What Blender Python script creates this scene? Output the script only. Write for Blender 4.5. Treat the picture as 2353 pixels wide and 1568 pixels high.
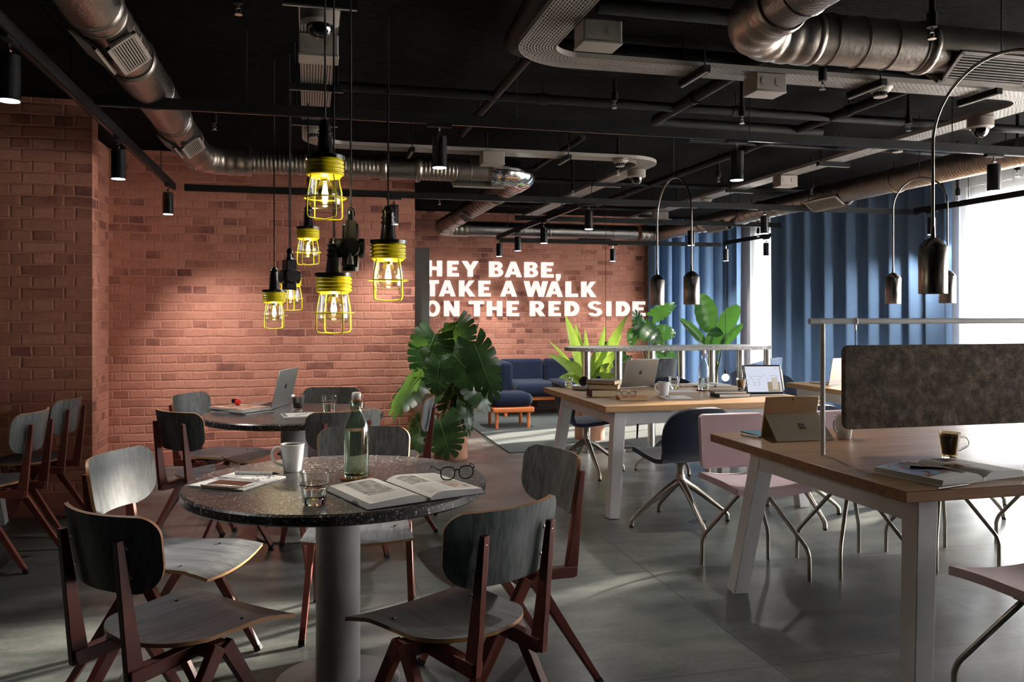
import bpy, math, random
from math import sin, cos, pi, radians, sqrt, atan2, tan
from mathutils import Vector, Matrix
random.seed(7)
for o in list(bpy.data.objects): bpy.data.objects.remove(o)
SC = bpy.context.scene
COL = SC.collection
# ------------------------------------------------------------------ camera
EYE = 1.35; FPX = 1915.0; CX = 1176.5; HY = 720.0; YAW = radians(13.83)
FW = Vector((sin(YAW), cos(YAW), 0)); RT = Vector((cos(YAW), -sin(YAW), 0))
cam = bpy.data.cameras.new('camera'); cam.lens = 36*FPX/2353; cam.sensor_width = 36
cam.shift_y = (HY-784)/2353; cam.clip_start = .05; cam.clip_end = 300
camo = bpy.data.objects.new('camera', cam); COL.objects.link(camo)
camo.location = (0, 0, EYE); camo.rotation_euler = (pi/2, 0, -YAW); SC.camera = camo
# ------------------------------------------------------------------ colour, world, sun
SC.view_settings.view_transform = 'Standard'; SC.view_settings.look = 'None'
SC.view_settings.gamma = 1; SC.view_settings.exposure = 0.28; SC.view_settings.use_curve_mapping = False
W = bpy.data.worlds.new('world'); SC.world = W; W.use_nodes = True
bg = W.node_tree.nodes['Background']; bg.inputs[0].default_value = (0.86, 0.93, 1.0, 1); bg.inputs[1].default_value = 13.5
sun = bpy.data.lights.new('sun', 'SUN'); sun.energy = 42.0; sun.angle = radians(2.2); sun.color = (1, .9, .76)
suno = bpy.data.objects.new('sun', sun); COL.objects.link(suno)
SUNDIR = Vector((-.93, -.36, -tan(radians(13.5)))).normalized()
suno.rotation_euler = SUNDIR.to_track_quat('-Z', 'Y').to_euler(); suno.location = (20, 10, 6)
XW = 6.35; YB = 11.6; CEIL = 2.78
def portal(loc, rot, sx, sy):
    l = bpy.data.lights.new('window_portal', 'AREA'); l.shape = 'RECTANGLE'; l.size = sx; l.size_y = sy
    l.cycles.is_portal = True
    o = bpy.data.objects.new('window_portal', l); COL.objects.link(o); o.location = loc; o.rotation_euler = rot
portal((XW+.21, 3.82, 1.33), (0, pi/2, 0), 2.6, 6.3)
portal((XW+.21, 10.15, 1.33), (0, pi/2, 0), 2.6, 1.6)

# ------------------------------------------------------------------ place helpers: a photo pixel turned into a spot at a height or depth
def ray(px): return FW + RT*((px-CX)/FPX)
def at(px, py, z):
    d = FPX*(EYE-z)/(py-HY); p = ray(px)*d; return Vector((p.x, p.y, z))
def atd(px, py, d):
    p = ray(px)*d; return Vector((p.x, p.y, EYE-(py-HY)*d/FPX))
def atY(px, py, Y):
    r = ray(px); d = Y/r.y; return atd(px, py, d)
# ------------------------------------------------------------------ materials
def mat(name, col=(.5, .5, .5), rough=.5, metal=0, spec=.5, **k):
    m = bpy.data.materials.new(name); m.use_nodes = True
    b = m.node_tree.nodes['Principled BSDF']
    b.inputs['Base Color'].default_value = (*col, 1); b.inputs['Roughness'].default_value = rough
    b.inputs['Metallic'].default_value = metal; b.inputs['Specular IOR Level'].default_value = spec
    for a, v in k.items(): b.inputs[a].default_value = v
    return m
class NT:
    def __init__(s, m): s.m = m; s.t = m.node_tree; s.b = s.t.nodes.get('Principled BSDF')
    def n(s, ty, **k):
        n = s.t.nodes.new('ShaderNode'+ty)
        for a, v in k.items():
            if hasattr(n, a) and not a.startswith('i_'): setattr(n, a, v)
        return n
    def l(s, a, b): s.t.links.new(a, b)
    def coord(s, scale=(1, 1, 1), rot=(0, 0, 0), loc=(0, 0, 0), src='Object'):
        c = s.n('TexCoord'); m = s.n('Mapping'); m.inputs['Scale'].default_value = scale
        m.inputs['Rotation'].default_value = rot; m.inputs['Location'].default_value = loc
        s.l(c.outputs[src], m.inputs[0]); return m.outputs[0]
    def noise(s, vec, scale=5, detail=4, rough=.5, dist=0):
        n = s.n('TexNoise'); n.inputs['Scale'].default_value = scale; n.inputs['Detail'].default_value = detail
        n.inputs['Roughness'].default_value = rough; n.inputs['Distortion'].default_value = dist
        s.l(vec, n.inputs['Vector']); return n.outputs[0]
    def ramp(s, fac, stops):
        r = s.n('ValToRGB'); e = r.color_ramp.elements
        while len(e) < len(stops): e.new(.5)
        for i, (p, c) in enumerate(stops):
            e[i].position = p; e[i].color = (*c, 1) if len(c) == 3 else c
        s.l(fac, r.inputs[0]); return r.outputs[0]
    def mix(s, f, a, b, mode='MIX'):
        m = s.n('MixRGB', blend_type=mode)
        for i, v in ((0, f), (1, a), (2, b)):
            if hasattr(v, 'is_linked'): s.l(v, m.inputs[i])
            else: m.inputs[i].default_value = v if i == 0 else (*v, 1)
        return m.outputs[0]
    def math(s, op, a, b=0.0):
        m = s.n('Math', operation=op)
        for i, v in ((0, a), (1, b)):
            if hasattr(v, 'is_linked'): s.l(v, m.inputs[i])
            else: m.inputs[i].default_value = v
        return m.outputs[0]
    def bump(s, h, st=.3, dist=.01):
        b = s.n('Bump'); b.inputs['Strength'].default_value = st; b.inputs['Distance'].default_value = dist
        s.l(h, b.inputs['Height']); s.l(b.outputs[0], s.b.inputs['Normal'])
    def col(s, c): s.l(c, s.b.inputs['Base Color'])
    def rough(s, c): s.l(c, s.b.inputs['Roughness'])
def noisy(name, c1, c2, scale=8, rough=.5, bump=.1, bscale=60, bdist=.003, detail=5, **k):
    m = mat(name, c1, rough, **k); t = NT(m); v = t.coord()
    t.col(t.ramp(t.noise(v, scale, detail), [(.3, c1), (.7, c2)]))
    if bump: t.bump(t.noise(v, bscale, 3), bump, bdist)
    return m
def wood(name, c1, c2, axis=0, rough=.4, gscale=1.0, bump=.1):
    m = mat(name, c1, rough); t = NT(m)
    sc = [40*gscale]*3; sc[axis] = 1.6*gscale
    v = t.coord(tuple(sc)); n1 = t.noise(v, 1, 6, .6, .4)
    sc2 = [7*gscale]*3; sc2[axis] = .5*gscale
    n2 = t.noise(t.coord(tuple(sc2)), 1, 3, .5, .8)
    f = t.math('ADD', t.math('MULTIPLY', n1, .65), t.math('MULTIPLY', n2, .35))
    t.col(t.ramp(f, [(.36, c1), (.62, c2)])); t.bump(n1, bump, .002)
    return m
def brick_mat(name, ux, plain=False):
    m = mat(name, (.4, .13, .09), .85, spec=.25); t = NT(m)
    c = t.n('TexCoord'); sp = t.n('SeparateXYZ'); t.l(c.outputs['Object'], sp.inputs[0])
    cb = t.n('CombineXYZ'); t.l(sp.outputs[ux], cb.inputs[0]); t.l(sp.outputs[2], cb.inputs[1])
    wob = t.n('TexNoise'); wob.inputs['Scale'].default_value = 9; wob.inputs['Detail'].default_value = 3; t.l(cb.outputs[0], wob.inputs['Vector'])
    sv = t.n('VectorMath', operation='SCALE'); t.l(wob.outputs[1], sv.inputs[0]); sv.inputs['Scale'].default_value = .022
    av = t.n('VectorMath', operation='ADD'); t.l(cb.outputs[0], av.inputs[0]); t.l(sv.outputs[0], av.inputs[1])
    def br(ms, sm):
        b = t.n('TexBrick'); b.offset = .5; b.offset_frequency = 2; b.squash = .5; b.squash_frequency = 2
        b.inputs['Scale'].default_value = 1; b.inputs['Mortar Size'].default_value = ms; b.inputs['Mortar Smooth'].default_value = sm
        b.inputs['Brick Width'].default_value = .26; b.inputs['Row Height'].default_value = .0765
        b.inputs['Color1'].default_value = (0, 0, 0, 1); b.inputs['Color2'].default_value = (1, 1, 1, 1); b.inputs['Mortar'].default_value = (.55, .55, .55, 1)
        t.l(av.outputs[0], b.inputs['Vector']); return b
    b = br(.009, .6)
    big = t.noise(cb.outputs[0], 2.6, 4, .65)
    f = t.math('ADD', t.math('MULTIPLY', b.outputs['Color'], .5), t.math('MULTIPLY', big, .62))
    base = t.ramp(f, [(.26, (.20, .078, .068)), (.38, (.40, .165, .118)), (.55, (.52, .225, .158)), (.85, (.57, .26, .185))])
    fine = t.noise(cb.outputs[0], 28, 6, .7)
    base = t.mix(.55, base, t.ramp(fine, [(.3, (.62, .6, .6)), (.62, (1.05, 1.03, 1.02))]), 'MULTIPLY')
    base = t.mix(t.math('MULTIPLY', b.outputs['Fac'], .95), base, (.54, .235, .165))
    t.col(base)
    b2 = br(.011, .8)
    h = t.math('ADD', t.math('MULTIPLY', b2.outputs['Fac'], -1.0), t.math('MULTIPLY', fine, .28))
    h = t.math('ADD', h, t.math('MULTIPLY', b.outputs['Color'], .25))
    t.bump(h, .6, .008)
    return m
M = {}
M['brick_x'] = brick_mat('painted_brick_x', 0); M['brick_y'] = brick_mat('painted_brick_y', 1)
M['skirt'] = noisy('terracotta_skirting', (.36, .13, .1), (.42, .16, .12), rough=.6)
# polished concrete floor
m = mat('concrete_floor', (.15, .15, .15), .35, spec=.5); t = NT(m); v = t.coord()
n1 = t.noise(v, 1.0, 5, .6, 0); n2 = t.noise(t.coord((2.2, 7, 1), (0, 0, .4)), 1, 4, .55, 0); n3 = t.noise(v, 40, 5, .7)
f = t.math('ADD', t.math('MULTIPLY', n1, .55), t.math('ADD', t.math('MULTIPLY', n2, .3), t.math('MULTIPLY', n3, .15)))
cc = t.ramp(f, [(.40, (.034, .040, .040)), (.5, (.085, .095, .091)), (.60, (.180, .190, .176))])
b = t.n('TexBrick'); b.offset = 0; b.inputs['Scale'].default_value = 1; b.inputs['Brick Width'].default_value = 1.2; b.inputs['Row Height'].default_value = 1.2
b.inputs['Mortar Size'].default_value = .003; b.inputs['Mortar Smooth'].default_value = .1; b.inputs['Bias'].default_value = 0
t.l(t.coord(loc=(-.53, -.46, 0)), b.inputs['Vector'])
cc = t.mix(b.outputs['Fac'], cc, (.02, .02, .02)); t.col(cc)
t.rough(t.ramp(t.noise(v, 1.7, 3, .5), [(.0, (.20,)*3), (1, (.44,)*3)]))
t.bump(t.math('ADD', t.math('MULTIPLY', n3, .3), t.math('MULTIPLY', b.outputs['Fac'], -1)), .25, .003)
M['floor'] = m
# dark wood wool ceiling
m = mat('dark_ceiling', (.009, .009, .010), 1.0, spec=.03); t = NT(m)
n = t.noise(t.coord((14, 60, 1)), 1, 6, .7)
b = t.n('TexBrick'); b.offset = 0; b.inputs['Scale'].default_value = 1; b.inputs['Brick Width'].default_value = 1.2; b.inputs['Row Height'].default_value = 2.4
b.inputs['Mortar Size'].default_value = .004; t.l(t.coord(), b.inputs['Vector'])
t.col(t.mix(b.outputs['Fac'], t.ramp(n, [(.35, (.005, .005, .006)), (.7, (.021, .0195, .019))]), (.001, .001, .001)))
t.bump(t.math('SUBTRACT', n, b.outputs['Fac']), .7, .01)
M['ceil'] = m
M['drywall'] = noisy('dark_plaster', (.03, .03, .034), (.04, .04, .045), rough=.8)
M['whitewall'] = noisy('pale_plaster', (.55, .55, .55), (.6, .6, .6), rough=.8)
M['black'] = mat('black_powder_coat', (.008, .008, .009), .6, spec=.22)
M['black_gloss'] = mat('black_gloss', (.012, .012, .014), .2)
M['rubber'] = mat('black_rubber', (.012, .012, .012), .7)
M['cable'] = mat('black_cable', (.01, .01, .01), .6)
M['white'] = noisy('white_powder_coat', (.60, .61, .63), (.64, .65, .67), 30, rough=.42, bump=.08, bscale=300, bdist=.001)
M['column'] = noisy('grey_powder_coat', (.40, .40, .40), (.43, .43, .43), 30, rough=.4, bump=.1, bscale=400, bdist=.001)
M['beige'] = noisy('beige_plastic', (.30, .262, .235), (.33, .29, .26), 20, rough=.5, bump=.03)
M['galv'] = mat('galvanised_steel', (.33, .29, .26), .34, 1); t = NT(M['galv'])
t.bump(t.noise(t.coord(), 38, 3, .55), .35, .005); t.rough(t.ramp(t.noise(t.coord(), 30, 3), [(0, (.24,)*3), (1, (.5,)*3)]))
M['foil'] = mat('foil_wrap', (.27, .25, .24), .3, 1); t = NT(M['foil'])
t.bump(t.noise(t.coord((60, 60, 60)), 1, 3, .6), .6, .007)
M['steel'] = mat('brushed_steel', (.68, .66, .64), .28, 1); t = NT(M['steel']); t.bump(t.noise(t.coord((300, 300, 6)), 1, 2), .15, .002)
M['nickel'] = mat('dark_nickel', (.30, .28, .27), .26, 1); t = NT(M['nickel']); t.bump(t.noise(t.coord((260, 260, 4)), 1, 2), .25, .002)
M['chrome'] = mat('chrome', (.8, .8, .8), .12, 1)
M['cast'] = mat('satin_bronze_metal', (.36, .33, .29), .35, .85)
M['oxide'] = noisy('oxide_red_metal', (.135, .030, .021), (.16, .036, .026), 20, rough=.38, bump=.04, bscale=300, bdist=.001)
M['yellow'] = mat('yellow_enamel', (.95, .78, .008), .35)
M['yellow'].node_tree.nodes['Principled BSDF'].inputs['Coat Weight'].default_value = .3
M['veneer'] = wood('grey_stained_oak', (.034, .040, .048), (.135, .148, .163), 1, .42, 2.2, .2)
M['veneer_z'] = wood('grey_stained_oak_upright', (.038, .044, .051), (.155, .17, .18), 2, .42, 2.2, .2)
m = mat('plywood_edge', (.5, .27, .11), .5); t = NT(m)
w = t.n('TexWave'); w.bands_direction = 'Z'; w.inputs['Scale'].default_value = 90; t.l(t.coord(), w.inputs[0])
t.col(t.ramp(w.outputs[1], [(.3, (.22, .10, .045)), (.6, (.58, .32, .14))])); M['ply'] = m
M['ply_plain'] = mat('plywood_edge_plain', (.42, .2, .09), .5)
M['oak'] = wood('oiled_oak', (.16, .078, .035), (.33, .18, .088), 0, .36, 1.0, .15)
M['oak_light'] = wood('light_oak', (.34, .19, .085), (.52, .32, .16), 0, .38, 1.0, .12)
def terrazzo(name, dark, chips, scale, rough):
    m = mat(name, dark, rough); t = NT(m); v = t.coord()
    vo = t.n('TexVoronoi'); vo.inputs['Scale'].default_value = scale; t.l(v, vo.inputs['Vector'])
    vo2 = t.n('TexVoronoi'); vo2.inputs['Scale'].default_value = scale*2.3; t.l(v, vo2.inputs['Vector'])
    def sel(vr, th):
        sp = t.n('SeparateColor'); t.l(vr.outputs['Color'], sp.inputs[0])
        chip = t.math('LESS_THAN', vr.outputs['Distance'], th); on = t.math('GREATER_THAN', sp.outputs[0], .5)
        return t.math('MULTIPLY', chip, on), t.ramp(sp.outputs[1], chips)
    a, ca = sel(vo, .42); b2, cb2 = sel(vo2, .42)
    base = t.mix(b2, dark, cb2); t.col(t.mix(a, base, ca)); return m
M['terrazzo'] = terrazzo('dark_terrazzo', (.030, .032, .036), [(0, (.07, .07, .08)), (.35, (.16, .04, .03)), (.5, (.12, .13, .14)), (.75, (.34, .32, .30)), (1, (.62, .62, .60))], 92, .30)
M['terrazzo_grey'] = terrazzo('grey_terrazzo', (.16, .155, .15), [(0, (.05, .05, .05)), (.5, (.3, .28, .26)), (1, (.55, .54, .52))], 70, .35)
def fabric(name, c1, c2, sc=500, sheen=.3, bump=.3):
    m = mat(name, c1, .95, spec=.15); t = NT(m); v = t.coord()
    n = t.noise(v, sc, 3, .6); n2 = t.noise(v, 18, 4)
    t.col(t.ramp(t.math('ADD', t.math('MULTIPLY', n, .7), t.math('MULTIPLY', n2, .3)), [(.35, c1), (.65, c2)]))
    t.bump(n, bump, .002); m.node_tree.nodes['Principled BSDF'].inputs['Sheen Weight'].default_value = sheen
    return m
M['blue_fab'] = fabric('blue_wool', (.008, .013, .031), (.016, .024, .052), 500, .08)
M['navy'] = fabric('navy_wool', (.008, .013, .030), (.017, .026, .054))
M['pink_fab'] = fabric('pink_wool', (.54, .40, .44), (.60, .46, .50), 400)
M['grey_fab'] = fabric('grey_wool', (.07, .075, .08), (.10, .105, .11))
M['blue_light'] = fabric('dusty_blue_wool', (.12, .17, .27), (.17, .23, .35))
M['curtain'] = fabric('blue_curtain', (.125, .21, .35), (.155, .25, .41), 300, .1, .1)
M['rug'] = fabric('green_grey_rug', (.055, .068, .066), (.085, .10, .097), 120, .1, .5)
# felt
m = mat('felt_panel', (.06, .05, .045), .95, spec=.1); t = NT(m); v = t.coord()
a1 = t.noise(t.coord((1, 1, 1)), 130, 8, .85, 3.0); a2 = t.noise(v, 22, 5, .65)
f = t.math('ADD', t.math('MULTIPLY', a1, .75), t.math('MULTIPLY', a2, .3))
t.col(t.ramp(f, [(.44, (.028, .022, .019)), (.54, (.080, .064, .054)), (.64, (.30, .24, .19))])); t.bump(a1, .3, .002); M['felt'] = m
M['orange'] = mat('orange_lacquer', (.72, .20, .06), .4)
M['terracotta'] = noisy('terracotta_pot', (.50, .22, .13), (.62, .33, .22), 9, rough=.75, bump=.2, bscale=50)
M['soil'] = noisy('soil', (.03, .02, .015), (.05, .035, .025), 60, rough=1, bump=.6)
def leafmat(name, c1, c2, tr):
    m = mat(name, c1, .28, spec=.6); t = NT(m); v = t.coord()
    t.col(t.ramp(t.noise(v, 14, 4), [(.3, c1), (.7, c2)]))
    tl = t.n('BsdfTranslucent'); tl.inputs[0].default_value = (*tr, 1)
    mx = t.n('MixShader'); mx.inputs[0].default_value = .28
    out = [n for n in t.t.nodes if n.type == 'OUTPUT_MATERIAL'][0]
    t.l(t.b.outputs[0], mx.inputs[1]); t.l(tl.outputs[0], mx.inputs[2]); t.l(mx.outputs[0], out.inputs[0])
    return m
M['leaf_dark'] = leafmat('monstera_leaf', (.010, .038, .012), (.035, .10, .026), (.06, .13, .018))
M['leaf_mid'] = leafmat('mid_green_leaf', (.012, .048, .011), (.024, .085, .02), (.035, .10, .012))
M['leaf_lime'] = leafmat('lime_leaf', (.13, .24, .03), (.24, .36, .06), (.30, .42, .06))
M['leaf_rib'] = mat('leaf_midrib', (.10, .18, .05), .5)
M['stem'] = mat('plant_stem', (.05, .08, .02), .6)
M['trunk'] = noisy('trunk_bark', (.12, .07, .03), (.2, .13, .06), 30, rough=.8)
# simple window glass and drinking glass
M['pane'] = mat('window_pane', (1, 1, 1), .0); t = NT(M['pane'])
tr = t.n('BsdfTransparent'); gl = t.n('BsdfGlossy'); gl.inputs['Roughness'].default_value = .02
mx = t.n('MixShader'); mx.inputs[0].default_value = .04
out = [n for n in t.t.nodes if n.type == 'OUTPUT_MATERIAL'][0]
t.l(tr.outputs[0], mx.inputs[1]); t.l(gl.outputs[0], mx.inputs[2]); t.l(mx.outputs[0], out.inputs[0])
def thin_glass(name, col, refl=1.0):
    m = mat(name, (1, 1, 1), 0); t = NT(m)
    tr = t.n('BsdfTransparent'); tr.inputs[0].default_value = (*col, 1); gl = t.n('BsdfGlossy'); gl.inputs['Roughness'].default_value = .03
    lw = t.n('LayerWeight'); lw.inputs[0].default_value = .25
    mx = t.n('MixShader'); t.l(t.math('ADD', t.math('MULTIPLY', lw.outputs[1], .75*refl), .04), mx.inputs[0])
    out = [n for n in t.t.nodes if n.type == 'OUTPUT_MATERIAL'][0]
    t.l(tr.outputs[0], mx.inputs[1]); t.l(gl.outputs[0], mx.inputs[2]); t.l(mx.outputs[0], out.inputs[0]); return m
M['glass'] = thin_glass('clear_glass', (.93, .95, .94)); M['glass_green'] = thin_glass('green_tinted_glass', (.70, .80, .67))
M['glass_dark'] = thin_glass('smoked_dome', (.12, .11, .11))
M['glass_smoke'] = thin_glass('brown_tinted_glass', (.72, .64, .5))
M['water'] = mat('water', (.9, .95, .92), .0, IOR=1.33); M['water'].node_tree.nodes['Principled BSDF'].inputs['Transmission Weight'].default_value = 1
M['solidglass'] = mat('solid_glass', (.95, .97, .96), .02, IOR=1.45); M['solidglass'].node_tree.nodes['Principled BSDF'].inputs['Transmission Weight'].default_value = 1
m = mat('sheer_fabric', (.9, .9, .9), .9); t = NT(m); tr = t.n('BsdfTransparent'); tr.inputs[0].default_value = (1, 1, 1, 1)
tl = t.n('BsdfTranslucent'); tl.inputs[0].default_value = (.9, .9, .9, 1)
df = t.n('BsdfDiffuse'); df.inputs[0].default_value = (.85, .85, .85, 1)
ma = t.n('MixShader'); ma.inputs[0].default_value = .5; mx = t.n('MixShader'); mx.inputs[0].default_value = .28
out = [n for n in t.t.nodes if n.type == 'OUTPUT_MATERIAL'][0]
t.l(tl.outputs[0], ma.inputs[1]); t.l(df.outputs[0], ma.inputs[2]); t.l(tr.outputs[0], mx.inputs[1]); t.l(ma.outputs[0], mx.inputs[2]); t.l(mx.outputs[0], out.inputs[0])
M['sheer'] = m
m = mat('sun_diffusing_voile', (.85, .85, .85), .9); t = NT(m)  # diffusing fabric for the added curtain out of view
tl = t.n('BsdfTranslucent'); tl.inputs[0].default_value = (.95, .95, .95, 1); df = t.n('BsdfDiffuse'); df.inputs[0].default_value = (.8, .8, .8, 1)
ma = t.n('MixShader'); ma.inputs[0].default_value = .15
out = [n for n in t.t.nodes if n.type == 'OUTPUT_MATERIAL'][0]
t.l(tl.outputs[0], ma.inputs[1]); t.l(df.outputs[0], ma.inputs[2]); t.l(ma.outputs[0], out.inputs[0])
M['voile'] = m
def emit(name, col, st):
    m = mat(name, (0, 0, 0), .5); b = m.node_tree.nodes['Principled BSDF']
    b.inputs['Emission Color'].default_value = (*col, 1); b.inputs['Emission Strength'].default_value = st; return m
M['spot_glow'] = emit('spot_lens', (.88, .95, 1), 14); M['filament'] = emit('bulb_filament', (1, .80, .48), 30)
M['bulb_glass'] = thin_glass('bulb_glass', (1, .97, .9)); M['sign'] = emit('sign_face', (1, .90, .85), .85)
M['globe'] = emit('globe_bulb', (1, .93, .82), 1.6)
M['ceramic'] = mat('white_ceramic', (.75, .76, .78), .25); M['ceramic'].node_tree.nodes['Principled BSDF'].inputs['Coat Weight'].default_value = .4
M['coffee'] = mat('milky_coffee', (.32, .17, .08), .25); M['black_coffee'] = mat('black_coffee', (.05, .022, .01), .15)
M['paper'] = noisy('paper', (.82, .82, .82), (.86, .86, .86), 50, rough=.8, bump=.02)
M['cream'] = noisy('book_block', (.62, .48, .3), (.7, .56, .38), 80, rough=.8, bump=.1, bscale=200)
M['cork'] = noisy('cork_coaster', (.28, .09, .035), (.36, .13, .05), 60, rough=.6)
M['darkcover'] = mat('dark_brown_cover', (.035, .012, .010), .5); M['blackcover'] = mat('black_cover', (.01, .01, .011), .45)
M['orangecover'] = mat('orange_cover', (.55, .17, .03), .35)
M['alu'] = mat('space_grey_aluminium', (.21, .185, .165), .34, .8); M['alu_light'] = mat('silver_aluminium', (.62, .61, .60), .35, .9)
M['gold'] = mat('champagne_metal', (.46, .36, .25), .36, .85); M['gold_pale'] = mat('pale_champagne_metal', (.50, .46, .36), .4, .6)
M['screen_off'] = mat('dark_screen', (.01, .01, .012), .1); M['teal'] = mat('teal_cover', (.02, .09, .12), .7)
M['red'] = mat('red_plastic', (.7, .02, .015), .3); M['brownscreen'] = mat('phone_glass', (.05, .022, .014), .12)
M['pen_grey'] = mat('pen_grey', (.55, .56, .58), .3); M['pencil'] = mat('pencil_wood', (.5, .3, .17), .5)
M['ink'] = mat('printed_ink', (.05, .05, .055), .8); M['ink_grey'] = noisy('printed_picture', (.18, .18, .18), (.60, .60, .60), 40, rough=.8, bump=0)
def textpage(name):
    m = mat(name, (.82, .82, .82), .75); t = NT(m)
    b = t.n('TexBrick'); b.offset = .37; b.inputs['Scale'].default_value = 1; b.inputs['Brick Width'].default_value = .013; b.inputs['Row Height'].default_value = .0036
    b.inputs['Mortar Size'].default_value = .0010; b.inputs['Color1'].default_value = (.42, .42, .42, 1); b.inputs['Color2'].default_value = (.56, .56, .56, 1); b.inputs['Mortar'].default_value = (.82, .82, .82, 1)
    t.l(t.coord(), b.inputs['Vector']); t.col(b.outputs['Color']); return m
M['text'] = textpage('printed_text')
def photo(name, stops, sc=14):
    m = mat(name, (.5, .5, .5), .45); t = NT(m); t.col(t.ramp(t.noise(t.coord(), sc, 6, .6, 1.5), stops)); return m
M['photo_sky'] = photo('printed_photo_blue', [(.30, (.35, .62, .85)), (.5, (.25, .45, .72)), (.58, (.62, .25, .15)), (.66, (.06, .05, .09)), (.8, (.04, .04, .05))], 16)
M['photo_dark'] = photo('printed_photo_dark', [(.35, (.02, .015, .015)), (.55, (.12, .06, .04)), (.7, (.45, .25, .15))], 12)
M['photo_warm'] = photo('printed_photo_warm', [(.35, (.7, .68, .65)), (.5, (.45, .32, .22)), (.62, (.10, .05, .03))], 30)
M['photo_red'] = photo('printed_cover', [(.4, (.72, .72, .72)), (.52, (.65, .25, .08)), (.62, (.1, .08, .1))], 9)
# perforated tray
m = mat('perforated_tray', (.36, .335, .31), .42, .35); t = NT(m)
b = t.n('TexBrick'); b.offset = .5; b.inputs['Scale'].default_value = 1; b.inputs['Brick Width'].default_value = .030; b.inputs['Row Height'].default_value = .014; b.inputs['Mortar Size'].default_value = .0042; b.inputs['Mortar Smooth'].default_value = 0
t.l(t.coord(src='UV'), b.inputs['Vector'])
tr = t.n('BsdfTransparent'); mx = t.n('MixShader'); out = [n for n in t.t.nodes if n.type == 'OUTPUT_MATERIAL'][0]
t.l(b.outputs['Fac'], mx.inputs[0]); t.l(tr.outputs[0], mx.inputs[1]); t.l(t.b.outputs[0], mx.inputs[2]); t.l(mx.outputs[0], out.inputs[0])
M['tray'] = m; M['tray_edge'] = mat('tray_edge', (.40, .36, .33), .45, .35)
def steam_mat():
    m = bpy.data.materials.new('steam'); m.use_nodes = True; t = NT(m)
    out = [n for n in t.t.nodes if n.type == 'OUTPUT_MATERIAL'][0]; t.t.nodes.remove(t.b)
    v = t.n('VolumePrincipled'); v.inputs['Color'].default_value = (1, 1, 1, 1)
    n = t.noise(t.coord((1, 1, .5)), 30, 2, .5, .6)
    r = t.n('MapRange'); r.inputs[1].default_value = .48; r.inputs[2].default_value = .72; r.inputs[3].default_value = 0; r.inputs[4].default_value = 9
    t.l(n, r.inputs[0]); t.l(r.outputs[0], v.inputs['Density']); t.l(v.outputs[0], out.inputs['Volume']); return m
M['steam'] = steam_mat()

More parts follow.
